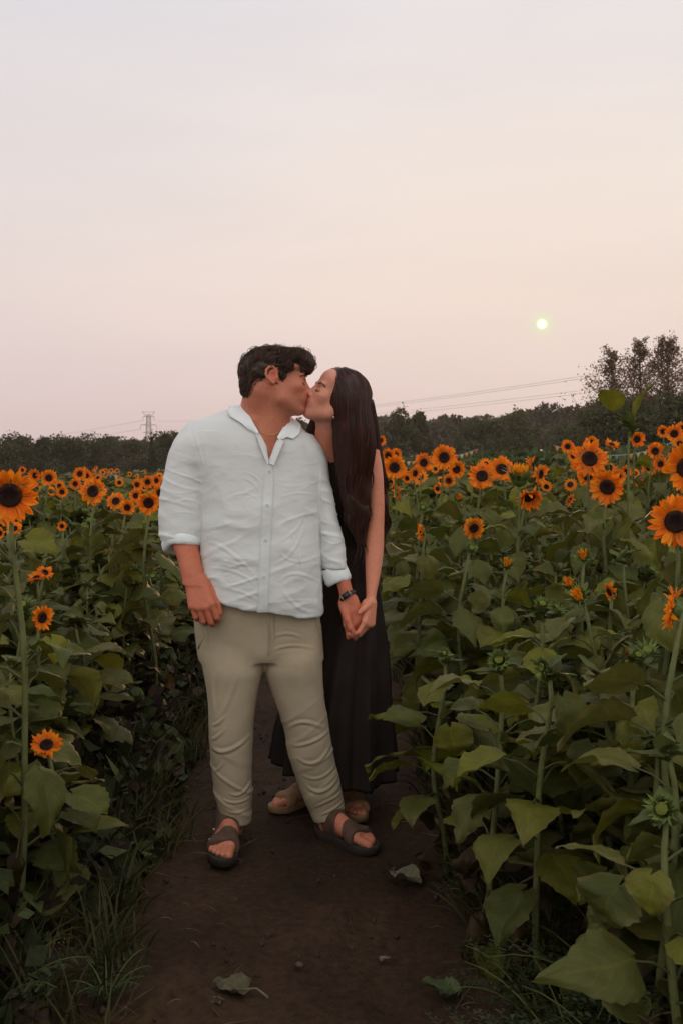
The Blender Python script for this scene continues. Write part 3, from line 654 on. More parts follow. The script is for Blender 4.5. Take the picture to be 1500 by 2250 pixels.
G1 = 'sunflowers in bloom left of the path'; G2 = 'sunflowers in bloom right of the path'
HERO = [  # px, py, distance, bloom diameter (px), yaw, pitch (deg; + looks right / up), kind, label
 (22, 1088, 2.75, 134, 8, -6, 'open', 'largest left bloom, cut by the left edge, broad brown disc and orange petals', G1),
 (205, 1079, 5.3, 66, -8, 10, 'open', 'big orange sunflower in the middle of the left field with an oval dark disc', G1),
 (108, 1050, 8.4, 40, 5, 0, 'open', 'round sunflower up and right of the largest left bloom', G1),
 (78, 1045, 8.8, 34, -20, 0, 'open', 'sunflower half tucked behind the round one at upper left', G1),
 (50, 1033, 13, 18, 0, 0, 'open', 'small far sunflower above the largest left bloom', G1),
 (137, 1081, 8.2, 28, 15, 0, 'open', 'small sunflower with a square dark disc left of the big middle bloom', G1),
 (166, 1063, 8.6, 28, 0, 0, 'open', 'sunflower close behind the upper left rim of the big middle bloom', G1),
 (176, 1041, 9.5, 32, 0, 5, 'open', 'front one of two sunflowers overlapping above the big middle bloom', G1),
 (190, 1045, 10.2, 30, 10, 0, 'open', 'rear one of two sunflowers overlapping above the big middle bloom', G1),
 (255, 1101, 5.8, 44, 0, 25, 'open', 'sunflower whose lower petals are covered by a round leaf', G1),
 (280, 1115, 5.2, 37, 30, 0, 'open', 'small sunflower low between the leaf-covered bloom and the one by the sleeve', G1),
 (327, 1105, 5.0, 58, 0, 0, 'open', 'full round sunflower just left of the white sleeve', G1),
 (299, 1089, 6.6, 32, 0, 0, 'open', 'small sunflower above the low gap bloom near the sleeve', G1),
 (301, 1065, 8.5, 30, 40, 10, 'open', 'tilted sunflower with a slanted oval disc left of the sleeve', G1),
 (325, 1059, 9.0, 32, 0, 0, 'open', 'far sunflower directly above the round one by the sleeve', G1),
 (352, 1082, 6.4, 40, 25, 0, 'open', 'sunflower half hidden by the edge of the white sleeve', G1),
 (344, 1056, 9.6, 28, 0, 0, 'open', 'darkest far sunflower touching the sleeve edge', G1),
 (14, 1143, 4.4, 30, 0, 10, 'open', 'small sunflower under the largest left bloom', G1),
 (32, 1162, 4.2, 38, 0, 38, 'open', 'sunflower turned upward below the largest left bloom', G1),
 (0, 1172, 3.9, 30, 0, 10, 'open', 'sunflower nearly cut off by the left edge', G1),
 (137, 1156, 5.4, 24, -10, 0, 'open', 'small reddish sunflower among leaves in the left field', G1),
 (80, 1270, 3.9, 42, -25, 62, 'open', 'left one of two sunflowers lying open to the sky behind a stalk', G1),
 (99, 1258, 4.0, 40, 30, 48, 'open', 'right one of two sunflowers lying open to the sky behind a stalk', G1),
 (93, 1357, 3.5, 60, 52, 0, 'open', 'ragged sunflower turned right before a broad grey-green leaf', G1),
 (103, 1637, 2.95, 74, 10, 52, 'open', 'lowest sunflower, red-orange and facing up near the bottom left', G1),
 (238, 1212, 5.0, 12, 0, 20, 'opening', 'tiny orange bloom peeking out of the left leaves', G1),
 (866, 1027, 6.1, 58, 0, 0, 'open', 'round sunflower nearest the right side of the womans hair', G2),
 (852, 1001, 9.0, 36, 0, 0, 'open', 'left sunflower of the pair behind the one by the hair', G2),
 (868, 999, 9.4, 32, 10, 0, 'open', 'right sunflower of the pair behind the one by the hair', G2),
 (836, 968, 10.5, 26, 20, 0, 'open', 'sunflower peeping out from behind the long hair', G2),
 (930, 1016, 7.6, 46, 15, 0, 'open', 'sunflower with a light rim between the hair bloom and the tall narrow bloom', G2),
 (975, 1005, 6.2, 62, -22, 5, 'open', 'tall narrow sunflower, highest of its cluster right of the couple', G2),
 (1002, 1031, 6.9, 44, 12, -4, 'open', 'sunflower below right of the tall narrow bloom', G2),
 (985, 1056, 8.2, 34, 0, 0, 'open', 'small sunflower at the bottom of the cluster right of the couple', G2),
 (911, 1040, 7.4, 36, 40, -5, 'open', 'sunflower partly turned right below the light-rimmed bloom', G2),
 (893, 1051, 8.4, 26, 20, 0, 'open', 'small sunflower beside the lower rim of the hair bloom', G2),
 (873, 1083, 6.6, 36, -78, 0, 'open', 'sunflower seen edge-on facing left below the hair bloom', G2),
 (960, 1074, 8.6, 24, 20, 0, 'open', 'little sunflower low in the cluster with a bent disc', G2),
 (1058, 1046, 5.4, 66, -8, 20, 'open', 'wide sunflower behind the pointed leaf left of the half-open head', G2),
 (1101, 1031, 5.7, 64, 0, 22, 'open', 'wide sunflower just behind the half-open head', G2),
 (1141, 1045, 4.5, 62, 10, 78, 'opening', 'half-open sunflower head with green bracts and a crown of orange petals', G2),
 (1168, 1026, 5.6, 50, 70, 10, 'open', 'sunflower seen from the side right of the half-open head', G2),
 (1186, 1042, 5.9, 50, 50, -8, 'open', 'rumpled sunflower right of the side-on bloom', G2),
 (1161, 1092, 4.9, 66, 12, -42, 'open', 'drooping sunflower looking down under the half-open head', G2),
 (1246, 981, 10.2, 32, 0, 0, 'open', 'small high sunflower left of the big pair at right', G2),
 (1259, 1002, 9.6, 30, -10, 0, 'open', 'sunflower half behind the left side of the big upper bloom', G2),
 (1294, 1008, 4.6, 86, -4, 16, 'open', 'big upper sunflower of the right pair with a wide halo of petals', G2),
 (1290, 1046, 4.9, 50, -15, -12, 'open', 'sunflower squeezed between the two big right blooms', G2),
 (1333, 1070, 4.3, 84, -28, -8, 'open', 'big lower sunflower of the right pair, disc turned left', G2),
 (1299, 973, 10.4, 34, 0, 0, 'open', 'small sunflower peeking above the big upper right bloom', G2),
 (1343, 977, 9.4, 36, 20, 60, 'open', 'sunflower lying nearly flat left of the tall green plant', G2),
 (1398, 965, 8.6, 40, 5, 0, 'open', 'round sunflower just right of the tall green stem', G2),
 (1438, 991, 8.0, 42, 0, 0, 'open', 'sunflower directly below right of the round one by the green stem', G2),
 (1425, 1028, 8.8, 34, -15, 0, 'open', 'left sunflower of the small pair near the right edge', G2),
 (1450, 1019, 8.4, 36, 5, 0, 'open', 'right sunflower of the small pair near the right edge', G2),
 (1455, 948, 9.6, 30, 0, 0, 'open', 'small sunflower left of the highest bloom at right', G2),
 (1480, 953, 8.0, 44, -5, 0, 'open', 'highest large sunflower at the right, before the dark thicket', G2),
 (1498, 941, 8.8, 32, 0, 0, 'open', 'sunflower cut by the right edge above the highest bloom', G2),
 (1492, 975, 7.6, 34, 0, 15, 'open', 'sunflower tucked under the highest bloom at the right edge', G2),
 (1510, 1028, 3.1, 118, -20, 6, 'open', 'large glowing sunflower cut by the right edge', G2),
 (1483, 1146, 2.9, 124, -8, 0, 'open', 'largest full sunflower at the right edge with long petals', G2),
 (1402, 1060, 9.2, 26, 10, 0, 'open', 'small reddish sunflower between the big right pair and the edge', G2),
 (1357, 1046, 7.4, 36, -10, 0, 'open', 'left sunflower of two small ones right of the big pair', G2),
 (1374, 1036, 8.0, 30, 10, 0, 'open', 'right sunflower of two small ones right of the big pair', G2),
 (1250, 1098, 5.8, 34, 55, -20, 'open', 'sunflower drooping sideways under the big right pair', G2),
 (1040, 1160, 4.4, 54, 10, -15, 'open', 'ragged sunflower standing behind a stalk below the wide blooms', G2),
 (925, 1170, 4.3, 40, -80, 0, 'open', 'edge-on sunflower facing left low beside the womans arm', G2),
 (1006, 1095, 5.6, 26, 10, 30, 'opening', 'closed orange-tipped head left of the ragged sunflower', G2),
 (1076, 1136, 5.4, 14, 0, 30, 'opening', 'tiny orange tip just right of the ragged sunflower', G2),
 (1113, 1240, 3.9, 32, -10, 45, 'opening', 'small opening orange head among leaves in the middle right', G2),
 (1272, 1312, 3.1, 50, -48, 35, 'opening', 'opening head with bright orange tuft on a bent stalk', G2),
 (1252, 1283, 3.3, 40, -50, 30, 'opening', 'yellowish opening head just behind the tufted one', G2),
 (1281, 1222, 3.7, 36, -20, 40, 'opening', 'green head with a few orange tips above the tufted one', G2),
 (1338, 1300, 3.3, 44, -70, -20, 'open', 'sunflower hidden behind a leaf right of the tufted head', G2),
 (1478, 1338, 2.35, 100, -112, 8, 'open', 'side-on sunflower with a dark green back at the right edge', G2),
 (1372, 1434, 3.4, 30, 0, -40, 'open', 'shaded red-orange bloom low among the right leaves', G2),
 (1462, 1728, 2.6, 26, 0, -30, 'opening', 'red-orange petal tips low near the right edge', G2),
 (1095, 1450, 2.75, 52, -15, 30, 'bud', 'spiky green bud on a stem low in the right leaves', 'green sunflower buds'),
 (975, 1436, 3.3, 30, -20, 30, 'bud', 'small green bud nearest the path on the right', 'green sunflower buds'),
 (1190, 1328, 3.1, 40, 10, 50, 'bud', 'green bud with a spiky crown left of the tufted head', 'green sunflower buds'),
 (1192, 1466, 2.5, 50, -60, 10, 'bud', 'green bud wrapped in a bright leaf on a leaning stem', 'green sunflower buds'),
 (1455, 1778, 1.95, 76, -40, 25, 'bud', 'large spiky green bud at the lower right edge', 'green sunflower buds'),
 (928, 1116, 5.0, 26, 0, 40, 'bud', 'dark green bud right of the womans upper arm', 'green sunflower buds'),
 (1034, 1205, 4.0, 30, 20, 40, 'bud', 'dark green bud below the ragged sunflower', 'green sunflower buds'),
 (1400, 1440, 2.6, 40, 10, 50, 'bud', 'spiky green bud close to the shaded red bloom', 'green sunflower buds'),
]
for i, (px, py, Y, dia, yaw, pit, kind, lab, grp) in enumerate(HERO):
    p = W(px, py, Y); a, b = R(yaw), R(pit)
    f = np.array([math.sin(a)*math.cos(b), -math.cos(a)*math.cos(b), math.sin(b)])
    hs = dia/FPX*Y/.165
    if kind != 'open': hs = dia/FPX*Y/.085
    v = (PB if (kind == 'bud' and Y < 3.5) else PV)[(i*5) % (4 if (kind == 'bud' and Y < 3.5) else 9)]
    sunflower(p[0], p[1], p[2], lab, grp, v, kind, f, hs, i)
tall = plant_meshes(390, nl=17, big=1.0, low=.50, bright=True, top=1.0, crown=True, upright=True, thin=.8)
p = W(1383, 928, 4.4); sunflower(p[0], p[1], p[2], 'tall leafy green sunflower plant with no bloom rising above all others at right', None, tall, rz=2.3)

USED = set()
def filler_label(x, y, ztop, bud):
    px = 750+x*FPX/y; py = 1000-(ztop-CH)*FPX/y; c = sorted(((px-h[0])**2+(py-h[1])**2, i) for i, h in enumerate(HERO))
    for _, i in c[:60]:
        h = HERO[i]; dx, dy = px-h[0], py-h[1]; side = ['left of', 'right of'][dx > 0] if abs(dx) > abs(dy) else ['above', 'below'][dy > 0]
        near = ['behind and ', 'in front and '][y < h[2]] if abs(y-h[2]) > .6 else ''
        for a in ('just ', ''):
            lab = ('budding' if bud else 'leafy')+' plant '+a+near+side+' the '+h[7]
            if len(lab.split()) <= 16 and lab not in USED: USED.add(lab); return lab
    return None
def fillers():
    rg = np.random.default_rng(12); pts = []
    def ok(x, y, d): return all((x-a)**2+(y-b)**2 > d*d for a, b in pts)
    cnt = {'l': 0, 'r': 0}
    for side in ('r', 'l'):
        tries = 0; lim = 118 if side == 'r' else 88
        while cnt[side] < lim and tries < 6000:
            tries += 1; y = rg.uniform(2.05, 9.5) if side == 'r' else rg.uniform(2.1, 9.5)
            if side == 'r':
                lo = .62-.035*max(0, y-4); hi = .341*y+.45
            else:
                lo = -.341*y-.45; hi = -1.02
            if lo >= hi: continue
            x = rg.uniform(lo, hi); d = .22+.012*y
            if not ok(x, y, d): continue
            pts.append((x, y)); cnt[side] += 1
            edge = min(abs(x-lo) if side == 'r' else abs(x-hi), .5)
            h = rg.uniform(.84, 1.02)-(.5-edge)*.35
            if y < 2.6: h = rg.uniform(.62, .85)
            v = (PB[rg.integers(0, 4)] if (side == 'r' and y < 4.2 and rg.random() < .6) else PF[rg.integers(0, 8)])
            hk = 'bud' if rg.random() < .3 else None
            lab = ('leafy sunflower plant without an open bloom in the dense stand ' + ('right' if side == 'r' else 'left')+' of the path')
            lab = filler_label(x, y, float(gz(x, y))+h, hk) or lab
            sunflower(x, y, float(gz(x, y))+h, lab, 'unopened sunflower plants '+('right' if side == 'r' else 'left')+' of the path', v, hk, (rg.normal(0, .4), -.5, .8), rg.uniform(.8, 1.1), rg.integers(0, 3), spread=rg.uniform(.95, 1.15)*(1 if y < 4 else .85))
fillers()
def prune():
    """no leaf grows right before an open bloom"""
    H_ = [(h[0], h[1], h[2], h[3]*.5) for h in HERO if h[3] > 20]; hx, hy, hY, hr = map(np.array, zip(*H_)); bpy.context.view_layer.update()
    for root, fo, (x, y, z) in PLANTS:
        if y > 8: continue
        gf, cen = LEAFDATA[fo.data.name]; Mx = np.array(fo.matrix_world); drop = set()
        for Pb, vi in cen:
            Wd = Pb[::3] @ Mx[:3, :3].T+Mx[:3, 3]; px = 750+Wd[:, 0]*FPX/Wd[:, 1]; py = 1000-(Wd[:, 2]-CH)*FPX/Wd[:, 1]
            d = np.hypot(px[:, None]-hx, py[:, None]-hy) < hr*.92; d &= (Wd[:, 1][:, None] < hY-.01)
            if d.any(): drop.add(vi); drop.add(vi-1)
        if drop:
            g = Geo(); off = 0
            vs = np.cumsum([0]+[len(v) for v in gf.V]); keep = np.ones(vs[-1], bool)
            for i in drop: keep[vs[i]:vs[i+1]] = False
            new = np.cumsum(keep)-1; V = np.concatenate(gf.V)[keep]; C = np.concatenate(gf.C)[keep]; U = np.concatenate(gf.U)[keep]; Q = np.concatenate(gf.Q); Q = new[Q[keep[Q].all(1)]]
            fo.data = mesh('foliage', V, [Q], M['leaf'], C, U)
prune()

def far_crop():
    rg = np.random.default_rng(5)
    # leafy mass of the sunflowers further out
    n = 46000; Y = 8.5*(48/8.5)**rg.random(n); lim = .36*Y+1.5; x = rg.uniform(-1, 1, n)*lim
    keep = ~((x > -.95) & (x < .5) & (Y < 15)); x, Y = x[keep], Y[keep]; n = len(x)
    hx = .84+.14*vnoise(np.stack([x*1.3, Y*1.3, 0*x], -1))
    z = gz(x, Y)+hx*(1-.75*rg.random(n)**2.2)
    a = rg.random(n)*6.28; s = .10*(.7+.7*rg.random(n))*(1+.012*Y)
    d = np.stack([np.cos(a), np.sin(a), rg.normal(-.25, .3, n)], -1)*s[:, None]; e = np.stack([-np.sin(a), np.cos(a), rg.normal(0, .25, n)], -1)*s[:, None]*.85
    C0 = np.stack([x, Y, z], -1)
    V = np.stack([C0-d*.9, C0-d*.35+e, C0+d*.4+e*.7, C0+d*1.2-np.array([0, 0, .03]), C0+d*.4-e*.7, C0-d*.35-e], 1).reshape(-1, 3)
    b = np.arange(n)[:, None]*6; Q = np.concatenate([b+np.array([[0, 1, 2, 3]]), b+np.array([[0, 3, 4, 5]])])
    pal = np.array(LEAFC)[rg.integers(0, 5, n)]*rg.uniform(.65, 1.1, (n, 1))*np.array([[.94, .84, .34]]); br = (rg.random(n) < .14)[:, None]
    pal = np.where(br, np.array([.10, .07, .035]), pal)
    g = Geo(); g.add(V, Q, C=np.repeat(pal, 6, 0))
    # unseen field leaves added behind the camera to block low light; others widen the sides
    nb_ = 26000; Yb = rg.uniform(-6, 8.6, nb_); xb = rg.uniform(.78, 6.5, nb_)*np.where(rg.random(nb_) < .5, 1, -1); kb = ((Yb < -1.2) & (np.abs(xb) < 4)) | ((Yb > 1.6) & (np.abs(xb+.08) > .36*Yb+.75) & (np.abs(xb) < .36*Yb+3.6)); xb, Yb = xb[kb], Yb[kb]; nb_ = len(xb)
    zb_ = 1.05*rg.random(nb_)**.8; ab = rg.random(nb_)*6.28; sb = .085*(.7+.7*rg.random(nb_)); db = np.stack([np.cos(ab), np.sin(ab), rg.normal(-.3, .3, nb_)], -1)*sb[:, None]; eb = np.stack([-np.sin(ab), np.cos(ab), rg.normal(0, .25, nb_)], -1)*sb[:, None]*.7
    C1 = np.stack([xb, Yb, zb_], -1); V = np.stack([C1-db*.9, C1-db*.35+eb, C1+db*.4+eb*.7, C1+db*1.2, C1+db*.4-eb*.7, C1-db*.35-eb], 1).reshape(-1, 3); bb = np.arange(nb_)[:, None]*6
    g.add(V, np.concatenate([bb+np.array([[0, 1, 2, 3]]), bb+np.array([[0, 3, 4, 5]])]), C=np.repeat(np.array(LEAFC)[rg.integers(0, 5, nb_)]*np.array([[.7, .62, .35]])*rg.uniform(.5, 1.1, (nb_, 1)), 6, 0))
    # stalks
    m = 2500; Ys = 8.5*(25/8.5)**rg.random(m); xs = rg.uniform(-1, 1, m)*(.36*Ys+1); k = ~((xs > -.95) & (xs < .5)); xs, Ys = xs[k], Ys[k]
    P = np.stack([np.stack([xs, Ys, gz(xs, Ys)], -1), np.stack([xs+.02, Ys, gz(xs, Ys)+.9], -1)], 1)
    V, Q = tubes(P, np.full(P.shape[:2], .009), 3); g.add(V, Q, C=(.13, .13, .05))
    tag(obj('sunflower_crop', g.build('sunflower_crop', M['far_leaf'], False)), 'continuous leafy mass of far sunflower crop on both sides', 'crop', kind='stuff')
    # far blooms too small to count
    g = Geo()
    spots = [(rg.uniform(175, 258), rg.normal(1037, 5), rg.uniform(24, 34)) for _ in range(22)]+[(rg.uniform(255, 350), rg.normal(1046, 5), rg.uniform(26, 36)) for _ in range(18)]+[(rg.uniform(0, 360), rg.uniform(1045, 1100), rg.uniform(9, 15)) for _ in range(14)]+[(rg.uniform(850, 1500), rg.uniform(1015, 1070), rg.uniform(8, 14)) for _ in range(24)]
    for px, py, Yb in spots:
        p = W(px, py, Yb); zg = float(gz(p[0], Yb))
        if p[2] < zg+.5: p[2] = zg+rg.uniform(.7, .95)
        if p[2] > zg+1.5: continue
        r = rg.uniform(.055, .08); yaw = rg.normal(0, .5); Mx = rotz(yaw) @ rotx(R(90)+rg.normal(.0, .3)); nn = 14
        th = np.arange(nn*2)/(nn*2)*6.283; rr = np.where(np.arange(nn*2) % 2, r, r*.72)
        V = np.vstack([np.stack([np.cos(th)*rr, np.sin(th)*rr, 0*th], -1), [[0, 0, .01]]]) @ Mx.T+p
        g.add(V, T=[(j, (j+1) % (2*nn), 2*nn) for j in range(2*nn)], C=PET*rg.uniform(.7, 1))
        V = np.vstack([np.stack([np.cos(th)*r*.42, np.sin(th)*r*.42, 0*th+.014], -1), [[0, 0, .022]]]) @ Mx.T+p
        g.add(V, T=[(j, (j+1) % (2*nn), 2*nn) for j in range(2*nn)], C=(.02, .012, .01))
    tag(obj('far_blooms', g.build('far_blooms', M['petal'], False)), 'scatter of tiny orange blooms on the far sunflower crop', 'flowers', kind='stuff')
    # rows of another crop and rough grass out to the trees
    n = 52000; Y = 30*(125/30)**rg.random(n); x = rg.uniform(-1, 1, n)*.42*Y
    hx = np.where(x > .02*Y, .75+.55*np.clip(vnoise(np.stack([x*.5, Y*.18, 0*x], -1)), -.3, 1), .35+.25*vnoise(np.stack([x*.4, Y*.2, 0*x], -1)))
    z = gz(x, Y)+np.maximum(hx, .1)*rg.random(n)**.5
    c = np.where((x > .02*Y)[:, None], np.array([.060, .080, .028]), np.array([.095, .105, .035]))*rg.uniform(.6, 1.3, (n, 1))
    V, Q, Cc = leafcloud(np.stack([x, Y, z], -1), .22, c, rg); V[:, 2] = np.maximum(V[:, 2], gz(V[:, 0], V[:, 1])-.05)
    g = Geo(); g.add(V, Q, C=Cc)
    tag(obj('meadow', g.build('meadow', M['far_leaf'], False)), 'low green crop rows and rough grass reaching to the tree line', 'meadow', kind='stuff')
far_crop()

# ------------------------------------------------------------------ grass, weeds and litter beside the path
def grasses():
    rg = np.random.default_rng(21); P = []; C = []; rad = []
    cl = []
    for k in range(1150):
        y = rg.uniform(2.2, 8.5); left = rg.random() < .55
        x = rg.normal(-.94, .22) if left else rg.normal(.62, .15)
        if left and x > -.56-.04*(y-3): continue
        if not left and x < .36: continue
        cl.append((x, y, rg.uniform(.08, .25)*(1.25 if (left and y > 3.6) else 1)))
    for x, y, h in cl:
        for b in range(rg.integers(8, 18)):
            a = rg.random()*6.28; L_ = h*rg.uniform(.6, 1.25); t = np.linspace(0, 1, 6)[:, None]; o = np.array([math.cos(a), math.sin(a), 0])
            p0 = np.array([x, y, .0])+rg.normal(0, .03, 3)*np.array([1, 1, 0]); reach = L_*rg.uniform(.3, .9)
            p = p0+o*reach*t**1.5+np.array([0, 0, 1.])*L_*(t-.55*rg.random()*t**3)
            P.append(p); rad.append(rg.uniform(.0018, .0042)*np.array([1, 1, .9, .75, .5, .08])); C.append(np.array([.042, .043, .010])*rg.uniform(.4, 1.35)*np.array([rg.uniform(.9, 1.35), 1, 1]))
    P = np.array(P); rad = np.array(rad); V, Q = tubes(P, rad, 2)
    # two-sided ribbons
    s = len(P); m = 6; k = np.arange(s)[:, None]*m*2; i = np.arange(m-1)[None]; Q = np.stack([k+i*2, k+i*2+1, k+(i+1)*2+1, k+(i+1)*2], -1).reshape(-1, 4)
    g = Geo(); g.add(V, Q, C=np.repeat(np.array(C), m*2, 0))
    tag(obj('grass', g.build('grass', M['grass'])), 'long dark green grass tufts along both edges of the soil path', 'grass', kind='stuff')
grasses()
def undergrowth():
    rg = np.random.default_rng(31); n = 24000; y = 1.9+7.6*rg.random(n)**1.3; left = rg.random(n) < .55; x = np.where(left, -.72-np.abs(rg.normal(0, .7, n))+.1*vnoise(np.stack([y*2.2, y*0, y*0], -1)), .56+np.abs(rg.normal(0, .9, n))+.08*vnoise(np.stack([y*2.6+50, y*0, y*0], -1)))
    z = .015+.42*rg.random(n)**1.8*np.clip(np.where(left, -x-.62, x-.48)/.4, .1, 1); s = .022+.04*rg.random(n); P = np.stack([x, y, z], -1); d = nrmz(rg.normal(size=(n, 3))*np.array([1, 1, .8]))*s[:, None]; e = nrmz(np.cross(d, rg.normal(size=(n, 3))))*s[:, None]*.55
    b = np.cross(nrmz(d), nrmz(e))*s[:, None]*.35; V = np.stack([P-d, P-d*.2+e, P+d+b, P-d*.1-e, P+b*.2], 1).reshape(-1, 3); k = np.arange(n)[:, None]*5
    T = np.concatenate([k+np.array([[0, 4, 1]]), k+np.array([[1, 4, 2]]), k+np.array([[2, 4, 3]]), k+np.array([[3, 4, 0]])])
    c = np.where((rg.random(n) < .40)[:, None], np.array([.040, .023, .012]), np.array([.040, .050, .013]))*rg.uniform(.4, 1.5, (n, 1))
    g = Geo(); g.add(V, T=T, C=np.repeat(c, 5, 0)); tag(obj('undergrowth', g.build('undergrowth', M['dry'], False)), 'tangle of dead brown leaves and low weeds under the sunflower stalks', 'undergrowth', kind='stuff')
undergrowth()

def fern_weed(x, y, h, lab, seed):
    rg = np.random.default_rng(seed); root = obj('feathery_weed', None, loc=(x, y, 0)); tag(root, lab, 'weed', 'feathery weeds by the path')
    gs = Geo(); gl = Geo()
    for k in range(9):
        a = k*2.4; L_ = h*rg.uniform(.7, 1.1); o = np.array([math.cos(a), math.sin(a), 0]); t = np.linspace(0, 1, 9)[:, None]
        p = o*L_*.75*t**1.3+np.array([0, 0, 1.])*L_*(t-.45*t**2.5); V, Q, T = tube(p, np.linspace(.0035, .001, 9), 4); gs.add(V, Q, T, C=(.7, .8, .6))
        sd = np.array([-o[1], o[0], 0])
        for q in range(2, 9):
            for s in (-1, 1):
                l2 = L_*.30*(1-.65*abs(q/8-.35)); dv = nrmz(sd*s+o*.5+np.array([0, 0, .15]))*l2; b = p[q]
                for w in range(1, 5):
                    c = b+dv*w/4.5
                    for s2 in (-1, 1):
                        e = nrmz(o*s2*.8+sd*s*.7)*l2*.34*(1-.15*w); n_ = np.cross(nrmz(dv), nrmz(e))*.004
                        gl.add([c-dv*.05, c+e*.5+dv*.05, c+e, c+e*.5-dv*.06-n_], [(0, 1, 2, 3)], C=np.array([.034, .046, .014])*rg.uniform(.6, 1.3))
    obj('stem', gs.build('stem', M['stem']), root); obj('foliage', gl.build('foliage', M['grass']), root)
for i, (px, Y, h, lab) in enumerate([(1290, 2.1, .42, 'feathery weed in the dark below the large green bud'), (1440, 2.0, .45, 'feathery weed at the lower right corner'), (1200, 2.35, .30, 'low feathery weed beside the grass at lower right'),
                                   (1385, 2.35, .5, 'tall feathery weed behind the one under the large bud'), (1130, 2.9, .28, 'small feathery weed at the path edge on the right'), (-10, 2.45, .3, 'feathery weed at the bottom left corner'), (235, 2.55, .16, 'small leafy weed on the soil at lower left')]):
    fern_weed((px-750)/FPX*Y, Y, h, lab, 500+i)

def litter():
    rg = np.random.default_rng(8)
    items = [(870, 1936, .075, (.17, .16, .10), 'crumpled pale grey-green leaf on the soil right of the sandals', 'fallen_leaf'),
             (540, 2190, .06, (.10, .085, .045), 'curled brown leaf on the path near the bottom', 'fallen_leaf'),
             (475, 2208, .025, (.14, .10, .06), 'tiny tan leaf scrap left of the curled brown leaf', 'fallen_leaf'),
             (290, 1765, .08, (.16, .14, .07), 'pale folded dry leaf at the left path edge', 'fallen_leaf'),
             (960, 1832, .06, (.15, .12, .06), 'dry yellowish leaf on the soil right of the mans feet', 'fallen_leaf'),
             (1000, 2200, .06, (.07, .09, .035), 'narrow dark green leaf lying near the bottom right of the path', 'fallen_leaf'),
             (300, 1690, .10, (.10, .06, .04), 'broad brown dead leaf beside the grass on the left', 'fallen_leaf'),
             (835, 2120, .02, (.18, .12, .09), 'tiny pinkish crumb of leaf on the path', 'fallen_leaf'),
             (660, 2140, .02, (.10, .07, .05), 'small dark leaf crumb left of the pinkish crumb', 'fallen_leaf')]
    for px, py, s, c, lab, nm in items:
        Y = CH*FPX/(py-1000); x = (px-750)/FPX*Y
        P, Q, U = blade(s*1.5, s*1.3, rg.uniform(-.6, .8), rg.uniform(-.2, .5), rg, curl=-.5)
        P = P+np.stack([0*P[:, 0], 0*P[:, 0], .25*s*fbm(P/s*2.5+px, 3)], -1); P = P @ rotz(rg.random()*6.28).T; P[:, 2] -= P[:, 2].min()-.004
        g = Geo(); g.add(P, Q, C=np.array(c)*.9, U=U); tag(obj(nm, g.build(nm, M['dry']), loc=(x, Y, .006+.012*0)), lab, 'leaf')
    for a, b, lab in (((590, 2207), (520, 2190), 'short pale twig by the curled brown leaf'), ((1010, 1880), (925, 1840), 'thin straw lying off the right path edge'), ((470, 1660), (420, 1668), 'straw on the soil left of the trousers'), ((405, 1700), (370, 1690), 'pale straw under the left grass')):
        A = W(*a, CH*FPX/(a[1]-1000)); B = W(*b, CH*FPX/(b[1]-1000)); A[2] = B[2] = .018; m = (A+B)/2+np.array([.01, .01, .008])
        V, Q, T = tube(np.array([A, m, B])-A, [.003, .0025, .0015], 5); g = Geo(); g.add(V, Q, T, C=(.17, .14, .08)); tag(obj('twig', g.build('twig', M['dry']), loc=tuple(A)), lab, 'twig')
    # crumbs and clods of earth
    n = 2200; x = rg.normal(-.22, .6, n); y = rg.uniform(2.2, 6.5, n); s = .002+.011*rg.random(n)**5
    d = nrmz(np.array([(1, 0, 0), (-1, 0, 0), (0, 1, 0), (0, -1, 0), (0, 0, 1), (0, 0, -1)], float)); V = np.stack([x, y, .004+0*x], -1)[:, None]+d[None]*s[:, None, None]*rg.uniform(.5, 1.3, (n, 6, 1))
    T = np.array([(0, 2, 4), (2, 1, 4), (1, 3, 4), (3, 0, 4), (2, 0, 5), (1, 2, 5), (3, 1, 5), (0, 3, 5)]); T = (np.arange(n)[:, None, None]*6+T[None]).reshape(-1, 3)
    g = Geo(); g.add(V.reshape(-1, 3), T=T, C=np.repeat(rg.uniform(.7, 1.3, (n, 1))*np.array([[.052, .030, .021]]), 6, 0)); tag(obj('soil_clods', g.build('soil_clods', M['dry'], False)), 'small crumbs and clods of earth strewn over the path', 'soil', kind='stuff')
litter()
def straw():
    rg = np.random.default_rng(17); n = 420; y = rg.uniform(2.3, 7, n); x = np.where(rg.random(n) < .5, -.62+rg.normal(0, .2, n), .42+rg.normal(0, .17, n)); a = rg.random(n)*6.28; L_ = .02+.08*rg.random(n)**2
    t = np.linspace(-1, 1, 5); d = np.stack([np.cos(a), np.sin(a), 0*a], -1); P = np.stack([x, y, 0*x+.012+.02*rg.random(n)], -1)[:, None]+d[:, None]*(t[None, :, None]*L_[:, None, None])+np.array([0, 0, .006])*(1-t[None, :, None]**2)
    V, Q = tubes(P, np.tile([.0006, .0013, .0015, .0012, .0005], (n, 1)), 3); g = Geo(); g.add(V, Q, C=np.repeat(np.array([.13, .095, .05])*rg.uniform(.35, 1.2, (n, 1)), 15, 0))
    tag(obj('straw_litter', g.build('straw_litter', M['dry'])), 'thin bits of straw and stalk strewn along the path edges', 'litter', kind='stuff')
straw()
